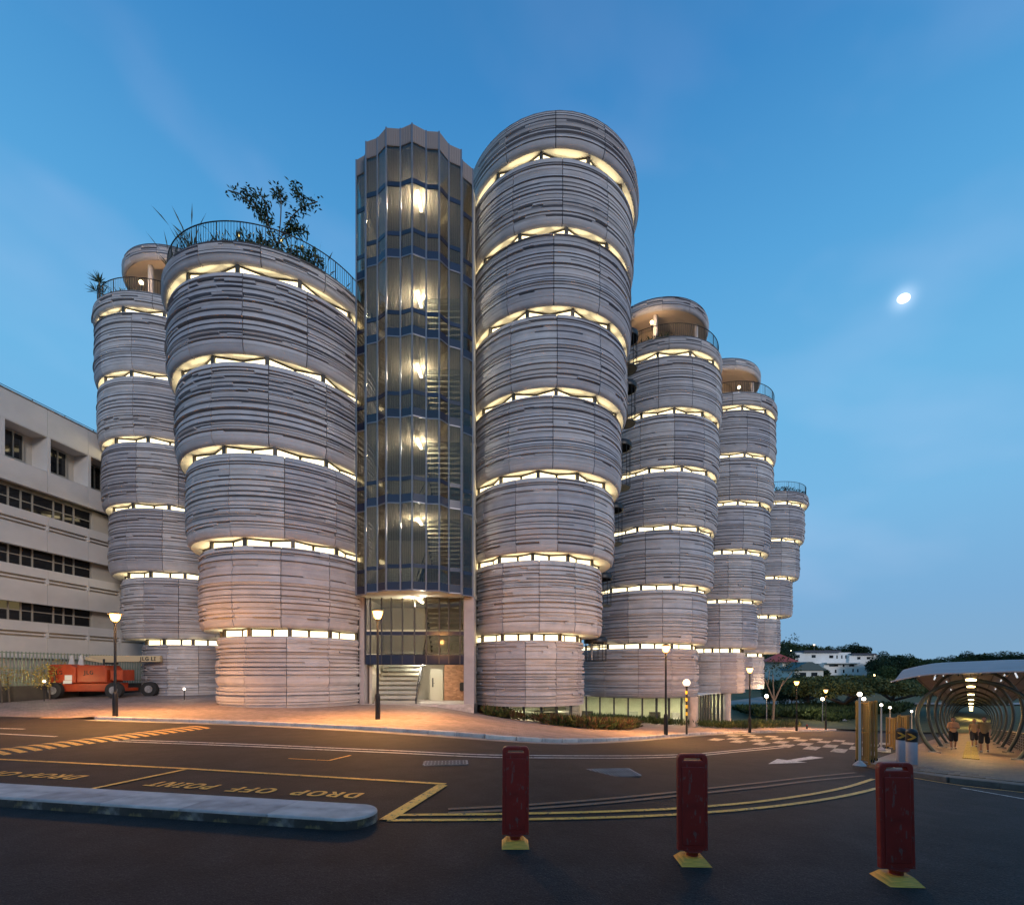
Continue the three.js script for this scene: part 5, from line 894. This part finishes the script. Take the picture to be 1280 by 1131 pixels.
const poly = (pts) => { const xs = pts.map((p) => p[0]), ds = pts.map((p) => p[1]), x0 = Math.min(...xs), x1 = Math.max(...xs), d0 = Math.min(...ds), d1 = Math.max(...ds); return () => { const X = R(x0, x1), D = R(d0, d1); let c = false; for (let i = 0, j = pts.length - 1; i < pts.length; j = i++) if ((pts[i][1] > D) !== (pts[j][1] > D) && X < (pts[j][0] - pts[i][0]) * (D - pts[i][1]) / (pts[j][1] - pts[i][1]) + pts[i][0]) c = !c; return c ? [X, D] : null; }; };
const GK = (list) => list.map(([x, y]) => onGround(x, y, KERB_H));
const bedMats = [M.leaf[1], phys({ color: [0.1, 0.055, 0.03], roughness: 0.7, side: THREE.DoubleSide, specularIntensity: 0.4 }), phys({ color: [0.09, 0.1, 0.03], roughness: 0.6, side: THREE.DoubleSide, specularIntensity: 0.4 })];
bed('shrub_bed', 'low green and brown shrub bed curving under the tallest tower', poly([...GK([[606, 889], [640, 898.5], [690, 906.5], [740, 911.5], [785, 913], [800, 908.5]]), [5.6, 28], [4.2, 28.2], [1.5, 27.6], [-1.6, 28.3]]), 1500, 0.62, bedMats);
bed('shrub_bed', 'long low shrub bed along the lit glass front beside the beacon', poly([...GK([[745, 896], [800, 901.5], [860, 907.5], [905, 911], [945, 911], [948, 905]]), [19.5, 44], [14, 38.5], [9.5, 38], [6.2, 38.5]]), 1400, 0.6, [M.leaf[0], M.leaf[3], M.leaf[1]]);
bed('grass_bed', 'strip of long grass before the white notice board', poly(GK([[940, 911], [1000, 909.5], [1000, 902], [940, 900]])), 900, 0.6, [M.leaf[3], M.reed[0], M.leaf[1]]);
bed('shrub_bed', 'rounded dark shrubs behind the slim lamps across the road', poly(GK([[1003, 903], [1050, 905], [1072, 902], [1065, 893], [1010, 890]])), 1400, 1.6, [M.leaf[0], M.leaf[1], M.leaf[2]], 0, 0.16);
bed('shrub_bed', 'dense waist-high undergrowth along the foot of the spreading trees', poly([[34, 66], [60, 74], [72, 86], [60, 88], [36, 78]]), 2600, 1.3, [M.leaf[0], M.leaf[1], M.leaf[2]], 0.9, 0.2);
bed('shrub_bed', 'tangled undergrowth between the last tower and the notice board', poly(GK([[925, 899], [965, 900], [1000, 897], [985, 890], [930, 890]])), 900, 1.0, [M.leaf[0], M.leaf[1], M.leaf[2]], 0, 0.12);
{ // hedge with yellowed leaves along the fence
  const th = 1.4347, dx = Math.cos(th), dz = -Math.sin(th);
  [[-1.0, 1.7, 1.3, 'golden-leaved bush against the picket fence beside the plinth end'], [1.5, 0.9, 1.1, 'small golden-leaved bush beside the boom lift']].forEach(([s, w, h, label]) => { const x = -29.35 + dx * s + 0.35, z = -28.8 + dz * s, t = thing('hedge_bush', label, 'bush', [x, gy(x, -z), z]); const cl = []; for (let i = 0; i < 14; i++) cl.push([R(-w, w) * 0.3, 1.2 + R(0, h), R(-w, w), R(0.3, 0.5)]); obj('foliage', leaves(ballLeaves(cl, 330, 0.14)), M.goldLeaf ??= phys({ color: [0.3, 0.22, 0.04], roughness: 0.6, side: THREE.DoubleSide }), t); obj('stem', [bar([0, 0, 0], [0, 1.6, 0.1], 0.05, 6), bar([0.1, 0, 0.5], [0, 1.5, 0.5], 0.04, 6)], M.bark, t); });
  const p = [-27.9, 1.5, -28.6], l = new THREE.PointLight(new THREE.Color(1, 0.75, 0.35), 9), f = thing('fence_flood', 'small flood lamp hidden among the golden bushes by the fence', 'lamp', p); obj('lamp_head', new THREE.SphereGeometry(0.08, 10, 8), glow([1, 0.75, 0.4], 4), f); obj('lamp_arm', bar([0, 0, 0], [0, -1.2, 0], 0.02, 6), M.iron, f); l.name = 'fence_flood_source'; l.castShadow = true; l.position.set(0, 0, 0); f.add(l);
}
// ---------------------------------------------------------------- roof garden
function tuft(X, y, D, n, h, spread, label, mats, group) {
  const t = thing('roof_grass', label, 'grass tuft', [X, y, -D], 0, group); const l = [[], []];
  for (let i = 0; i < n; i++) { const a = R(0, 6.28), lean = R(0.05, spread); let x = R(-0.12, 0.12), yy = 0, z = R(-0.12, 0.12), dx = Math.cos(a) * lean, dz = Math.sin(a) * lean, dy = 1; const H = h * R(0.5, 1), seg = 3; for (let k = 0; k < seg; k++) { const q = H / seg; l[i % 2].push([x, yy, z, 0.11 * (1 - k * 0.2), q * 1.12, dx, dy, dz]); const m = Math.hypot(dx, dy, dz); x += dx / m * q; yy += dy / m * q; z += dz / m * q; dx *= 1.7; dz *= 1.7; dy *= 0.85; } }
  l.forEach((q, i) => obj('blades', leaves(q), mats[i], t));
}
{
  const R1 = TB.r - 0.75, cam = Math.atan2(-TB.X, TB.D);
  const spot = (px, extra = 0) => { // point on the garden rim that lies in the direction of a given bearing
    const k = (px - MID) / FOC, A = 1 + k * k, B = -2 * (TB.D + k * TB.X), C = TB.D ** 2 + TB.X ** 2 - (R1 - extra) ** 2, q = B * B - 4 * A * C, D = q > 0 ? (-B - Math.sqrt(q)) / (2 * A) : -B / (2 * A); return [k * D, D]; };
  const reedM = [M.reed[0], M.reed[2]];
  [[216, 2.7, 14], [221, 2.3, 10], [236, 3.3, 12], [243, 2.4, 12], [252, 1.4, 10], [264, 1.2, 10], [276, 2.6, 5], [281, 1.2, 10], [290, 1.2, 10], [300, 1.1, 10], [393, 2.0, 8], [405, 1.9, 8], [428, 1.3, 8], [432, 1.0, 6], ...Array.from({ length: 20 }, (_, i) => [214 + i * 6 + R(-2, 2), R(0.9, 1.5), 14])].forEach(([px, h, n], i) => { const [X, D] = spot(px); tuft(X, TB.top - 0.3, D, n, h, 0.3, h > 2 ? 'tall reedy grass tuft rising above the railing of the roof garden' : 'low grass tuft behind the railing of the roof garden', reedM, 'grasses in the roof garden'); });
  // undergrowth behind the railing
  const l = [[], [], []];
  for (let i = 0; i < 2600; i++) { const px = R(212, 425), [X, D] = spot(px, R(0, 1.0)); const bias = px > 300 && px < 395 ? 1.5 : 0.8; l[i % 3].push([X - TB.X, TB.top - 0.3 + R(0, bias), -(D - TB.D), 0.1, R(0.2, 0.4), R(-1, 1), R(0, 1), R(-1, 1)]); }
  const ug = thing('roof_undergrowth', 'mixed green undergrowth behind the railing of the roof garden', 'plants', [TB.X, 0, -TB.D]); stuff(ug); l.forEach((q, i) => stuff(obj('foliage', leaves(q), [M.leaf[0], M.reed[2], M.leaf[1]][i], ug)));
  // leaning small tree with two sprays of foliage
  const [X0, D0] = spot(345, 0.6), t = thing('roof_tree', 'small leaning tree with sparse sprays of leaves on the roof garden', 'tree', [X0, TB.top - 0.3, -D0]);
  const w = (px, py) => { const p = at(px, py, D0); return [p.x - X0, p.y - (TB.top - 0.3), R(-0.3, 0.3)]; };
  const limbA = [w(343, 300), w(335, 280), w(322, 262), w(305, 250), w(288, 243)], limbB = [w(345, 300), w(356, 282), w(366, 268), w(378, 258), w(398, 255)], limbC = [w(345, 300), w(352, 270), w(352, 250), w(345, 234)], limbD = [w(352, 292), w(362, 284), w(372, 284), w(380, 288)], limbE = [w(378, 258), w(374, 244), w(370, 236)], limbF = [w(322, 262), w(312, 244), w(306, 238)], limbG = [w(335, 280), w(333, 258), w(326, 246)];
  obj('trunk', [limbA, limbB, limbC, limbD, limbE, limbF, limbG].map((p) => tube(p, 0.03, 20, 5)), M.bark, t);
  const lv = []; [[limbA, 0.25, 1], [limbB, 0.35, 1], [limbC, 0.6, 1], [limbD, 0.1, 1], [limbE, 0, 1], [limbF, 0, 1], [limbG, 0.1, 1], [limbA, 0, 0.4], [limbD, 0, 0.6]].forEach(([p, a, b]) => { const c = new THREE.CatmullRomCurve3(p.map((q) => new THREE.Vector3(...q))); for (let i = 0; i < 120; i++) { const q = c.getPoint(a + (b - a) * rnd()), s = 0.3; lv.push([q.x + R(-s, s), q.y + R(-s, s) * 0.7, q.z + R(-s, s), 0.09, R(0.16, 0.3), R(-1, 1), R(-0.9, 0.5), R(-1, 1)]); } });
  obj('crown', leaves(lv), M.leaf[2], t);
  const fern = thing('roof_shrub', 'drooping shrub spilling over the railing of the roof garden', 'shrub', [...spot(386)].reduce((a, v, i) => (i ? [a[0], TB.top - 0.3, -v] : [v]), [])); obj('foliage', leaves(ballLeaves([[0, 1.0, 0, 0.55], [0.3, 0.8, 0, 0.5], [-0.4, 0.8, 0, 0.5], [-0.8, 1.2, -0.2, 0.5]], 420, 0.22)), M.leaf[0], fern); obj('stem', bar([0, 0, 0], [0, 1, 0], 0.03, 5), M.bark, fern);
  // small warm lamps among the plants
  [[298, 294], [352, 301], [378, 308]].forEach(([px, py], i) => { const [X, D] = spot(px, 0.5), p = at(px, py, D), g = thing('garden_lamp', ['small yellow garden lamp among roof grasses under the tall reeds', 'small yellow garden lamp under the leaning roof tree', 'small amber garden lamp beside the drooping roof shrub'][i], 'lamp', [X, TB.top - 0.3, -D]); const h = p.y - TB.top + 0.3; obj('lamp_head', new THREE.SphereGeometry(0.055, 10, 8).translate(0, h, 0), glow([1, 0.75, 0.2], 2.5), g); obj('stem', bar([0, 0, 0], [0, h - 0.09, 0], 0.02, 6), M.iron, g); const l = new THREE.PointLight(new THREE.Color(1, 0.75, 0.25), 0.8); l.name = 'garden_lamp_source'; l.position.y = h; g.add(l); });
}
{ // spiky palm on the corner of the first tower
  const D = 35.5, p = at(124, 366, D), t = thing('spiky_palm', 'spiky palm rosette on the parapet beside the roof pavilion', 'palm', [p.x, p.y, -D]); const l = [];
  for (const [cx, cy, n] of [[0, 0.75, 44], [-0.25, 0.1, 26], [0.25, -0.1, 20]]) for (let i = 0; i < n; i++) { const a = R(0, 6.28), e = R(-0.2, 1); l.push([cx, cy, 0, 0.07, R(0.5, 0.95), Math.cos(a) * (1.1 - Math.abs(e)), e, Math.sin(a) * (1.1 - Math.abs(e))]); }
  obj('fronds', leaves(l), M.leaf[2], t); obj('stem', bar([0, -0.6, 0], [0, 0.8, 0], 0.06, 6), M.bark, t);
}
function rimPlants(T, px0, px1, n, h, label) { const r = T.r - 0.6, l = [[], []]; const root = thing('roof_planting', label, 'plants', [T.X, T.top - 0.2, -T.D]); stuff(root); for (let i = 0; i < n; i++) { const px = R(px0, px1), k = (px - MID) / FOC, A = 1 + k * k, B = -2 * (T.D + k * T.X), C = T.D ** 2 + T.X ** 2 - r * r, q = B * B - 4 * A * C; if (q < 0) continue; const D = (-B - Math.sqrt(q)) / (2 * A); l[i % 2].push([k * D - T.X, R(0, h * 0.6), -(D - T.D), 0.09, R(0.25, 0.6), R(-1, 1), R(0.2, 1), R(-1, 1)]); } l.forEach((q, i) => stuff(obj('foliage', leaves(q), [M.leaf[1], M.reed[0]][i], root))); }
rimPlants(TC, 790, 835, 160, 0.9, 'small plants along the parapet behind the tallest tower'); rimPlants(TG, 968, 1008, 260, 1.2, 'plants along the railing on top of the shortest tower'); rimPlants(TF, 955, 969, 60, 1.0, 'few plants at the parapet end of the tower between two towers'); rimPlants(TA, 118, 165, 160, 0.8, 'small plants along the parapet of the tower beside the white building');
// ---------------------------------------------------------------- far buildings, moon, small things across the road
{
  const D = 175, P = (px, py, d = D) => at(px, py, d), white = std({ map: mottled([0.74, 0.73, 0.7], 128, 4, 0.08, 8), roughness: 0.8 }), roof = std({ color: [0.05, 0.055, 0.08], roughness: 0.7 }), dark = M.darkGlass;
  const root = thing('terraced_building', 'white stepped building with small windows among the trees on the hill', 'building', [P(1045, 850).x, P(0, 850).y, -D]);
  const blk = (x0, y0, x1, y1, d, depth = 9) => { const a = P(x0, y1, d), b = P(x1, y0, d); return box(b.x - a.x, b.y - a.y, depth, (a.x + b.x) / 2, (a.y + b.y) / 2, -d - depth / 2); };
  wobj('wall', blk(978, 815.5, 1064, 840, D + 4), white, root); wobj('wall', blk(1030, 829, 1084, 851, D), white, root); wobj('wall', blk(1062, 818, 1098, 833, D + 3), white, root);
  wobj('roof', blk(1006, 812.8, 1052, 815.3, D + 3, 12), roof, root); wobj('roof', blk(1066, 816.5, 1096, 818.3, D + 2, 12), roof, root); wobj('terrace', blk(1034, 828, 1076, 829.3, D - 1.5, 3), white, root);
  for (const [x0, y0, x1, y1, d] of [[1037, 819, 1042, 822.5, D + 4], [1046, 819, 1047.5, 823, D + 4], [1052, 819, 1053.5, 823, D + 4], [1057, 819, 1058.5, 823, D + 4], [1037, 830.5, 1048, 833, D], [1054, 830.5, 1056, 833.5, D], [1062, 830.5, 1068, 833, D], [1066, 836, 1067.5, 840, D], [1072, 836, 1073.5, 840, D], [1044, 837, 1046, 841, D], [1054, 837, 1056, 841, D], [1072, 821, 1076, 824, D + 3], [1084, 821, 1088, 824, D + 3], [1015, 818.5, 1020, 822, D + 4], [995, 818.5, 1000, 822, D + 4]]) wobj('window', blk(x0, y0, x1, y1, d - 0.05, 0.2), dark, root);
}
{
  const D = 130, p = at(1003, 840, D), t = thing('green_roof_house', 'low house with dark green pitched roof below the white terraced building', 'house', [p.x, gy(p.x, D), -D]), wy = p.y - gy(p.x, D);
  obj('wall', box(7.6, wy + 0.5, 6, 0, (wy + 0.5) / 2, 0), std({ color: [0.6, 0.6, 0.55], roughness: 0.8 }), t);
  const r = extr([[-4.6, 0], [4.6, 0], [0.6, 2.2], [-0.6, 2.2]], 7); r.translate(0, wy + 0.5, -3.5); obj('roof', r, std({ color: [0.03, 0.07, 0.075], roughness: 0.6 }), t);
  obj('window', box(1.6, 1, 0.1, 1.4, wy - 0.6, 3.02), M.darkGlass, t); obj('window', box(1.6, 1, 0.1, -1.6, wy - 0.6, 3.02), M.darkGlass, t);
}
{
  const D = 140, p = at(973, 828, D), t = thing('red_roof_pavilion', 'pavilion with broad red roof behind the bare-limbed tree', 'pavilion', [p.x, gy(p.x, D), -D]), wy = p.y - gy(p.x, D);
  obj('roof', new THREE.ConeGeometry(6, 2.6, 4).rotateY(0.6).toNonIndexed().translate(0, wy + 1.4, 0), std({ color: [0.42, 0.06, 0.04], roughness: 0.7 }), t); obj('wall', box(5, wy, 5, 0, wy / 2, 0, 0.6), std({ color: [0.6, 0.58, 0.52], roughness: 0.8 }), t); obj('eaves', box(7.4, 0.2, 7.4, 0, wy + 0.02, 0, 0.6 + Math.PI / 4), std({ color: [0.6, 0.58, 0.52], roughness: 0.8 }), t);
}
// grass slope across the road, and a pale road behind
{
  const lawn = sheet(30, 14, (u, v) => { const X = 30 + 75 * u, D = 58 + 34 * v - 0.12 * (X - 30) * (1 - v) * 0.5; return [X, gy(X, D) + 0.16 + 1.1 * smooth(0.15, 0.6, v), -D]; }); struct(obj('lawn_slope', lawn, M.grass));
  const path = sheet(40, 2, (u, v) => { const X = 62 + 40 * u, D = 88 + 5 * v; return [X, gy(X, D) + 1.5, -D]; }); struct(obj('far_road', path, std({ map: mottled([0.3, 0.26, 0.25], 128, 5, 0.2, 6), roughness: 0.85 })));
}
// slim white lamp pairs and hill lights
function smallLamp(px, pyBase, pyTop, I, warm, label, D) {
  let X, y; if (D) { X = (px - MID) / FOC * D; y = gy(X, D); } else { [X, D] = onGround(px, pyBase, KERB_H); y = gy(X, D); }
  const h = EYE + (HOR - pyTop) / FOC * D - y, t = thing('slim_lamp', label, 'street lamp', [X, y, -D]);
  obj('pole', new THREE.CylinderGeometry(0.05, 0.07, h, 8).translate(0, h / 2, 0), M.steelGrey, t); obj('lamp_head', new THREE.SphereGeometry(Math.min(0.24, 0.0022 * D + 0.08), 12, 10).translate(0, h, 0), glow(warm ? [1, 0.6, 0.22] : [1, 0.8, 0.55], 12), t); obj('lamp_arm', bar([0, h - 0.25, 0], [0, h - 0.1, 0.1], 0.04, 6), M.steelGrey, t);
  const l = new THREE.PointLight(new THREE.Color(1, warm ? 0.55 : 0.7, warm ? 0.2 : 0.4), I); l.name = 'slim_lamp_source'; l.position.y = h; l.castShadow = true; l.shadow.radius = 8; t.add(l);
}
smallLamp(958.5, 896, 870, 60, false, 'slim lamp with white glow beside the bare-limbed tree', 58);
smallLamp(1028.5, 905, 873.5, 60, false, 'slim pale lamp standing right beside a black amber lamp post');
smallLamp(1093, 850, 844, 40, true, 'amber lamp on the slope below the white terraced building', 125);
smallLamp(1179, 850, 839, 40, true, 'amber lamp just above the roof of the covered walkway', 100);
smallLamp(1018, 830, 806, 30, true, 'small amber lamp high among the hilltop trees', 200);
smallLamp(989, 830, 813.5, 30, false, 'small white lamp among the hilltop trees near the last tower', 190);
// notice board
{
  const [X, D] = onGround(973.5, 899, 0.1), t = thing('notice_board', 'white notice board with black heading standing on the grass', 'sign', [X, gy(X, D), -D], 0.1);
  const c = document.createElement('canvas'); c.width = 128; c.height = 192; const x = c.getContext('2d'); x.fillStyle = '#e8e6e2'; x.fillRect(0, 0, 128, 192); x.fillStyle = '#555'; x.fillRect(14, 62, 100, 12); x.fillStyle = '#b5b3b0'; for (let i = 0; i < 6; i++) x.fillRect(18, 92 + i * 13, 70 + (i * 31) % 24, 4); const tx = new THREE.CanvasTexture(c); tx.colorSpace = THREE.SRGBColorSpace;
  obj('panel', new THREE.BoxGeometry(0.78, 1.1, 0.05).translate(0, 0.85, 0), std({ map: tx, roughness: 0.6 }), t); for (const s of [-0.33, 0.33]) obj('leg', box(0.06, 0.4, 0.05, s, 0.15, 0), M.kerbGrey, t);
}
{ // red and white marker post
  const [X, D] = onGround(1009, 911, KERB_H), t = thing('marker_post', 'small red and black marker post on the pavement between lamp posts', 'bollard', [X, gy(X, D) + KERB_H, -D]);
  obj('post', new THREE.CylinderGeometry(0.07, 0.08, 0.5, 10).translate(0, 0.25, 0), M.black, t); obj('red_band', new THREE.CylinderGeometry(0.074, 0.074, 0.14, 10).translate(0, 0.42, 0), std({ color: [0.5, 0.03, 0.02], roughness: 0.5 }), t);
}
{ // agave rosette
  const [X, D] = onGround(1013, 899, 0.3), t = thing('agave', 'spiky pale agave rosette on the grass by the shrubs', 'plant', [X, gy(X, D) + 0.2, -D]); const l = []; for (let i = 0; i < 40; i++) { const a = R(0, 6.28), e = R(0.15, 1); l.push([0, 0.1, 0, 0.12, R(0.9, 1.4), Math.cos(a), e, Math.sin(a)]); } obj('leaf_rosette', leaves(l), std({ color: [0.2, 0.2, 0.12], roughness: 0.6, side: THREE.DoubleSide }), t); }
{ // boulders by the shrubs
  [[990, 900, 0.5, 'grey boulder beside the agave on the grass'], [1052, 904, 0.7, 'grey boulder at the end of the rounded shrubs']].forEach(([px, py, r, label]) => { const [X, D] = onGround(px, py, 0.1), g = new THREE.IcosahedronGeometry(r, 2), p = g.attributes.position; for (let i = 0; i < p.count; i++) { const k = 0.8 + 0.4 * vnoise(p.getX(i) * 3 + 9, p.getY(i) * 3 + p.getZ(i) * 2 + 9); p.setXYZ(i, p.getX(i) * k * 1.2, p.getY(i) * k * 0.8, p.getZ(i) * k); } g.computeVertexNormals(); const m = obj('boulder', g, M.kerb2); m.position.set(X, gy(X, D) + r * 0.4, -D); tag(m, label, 'boulder', 'boulders'); });
}
// rising moon, softly overexposed
{ const D = 1200, p = at(1130, 373, D), m = obj('moon', new THREE.SphereGeometry(11, 32, 24), glow([1, 0.96, 0.9], 1.6)); m.position.copy(p); m.scale.set(1.35, 0.95, 1); m.castShadow = false; tag(m, 'bright white moon low in the clear evening sky', 'moon'); }
renderer.render(scene, camera);
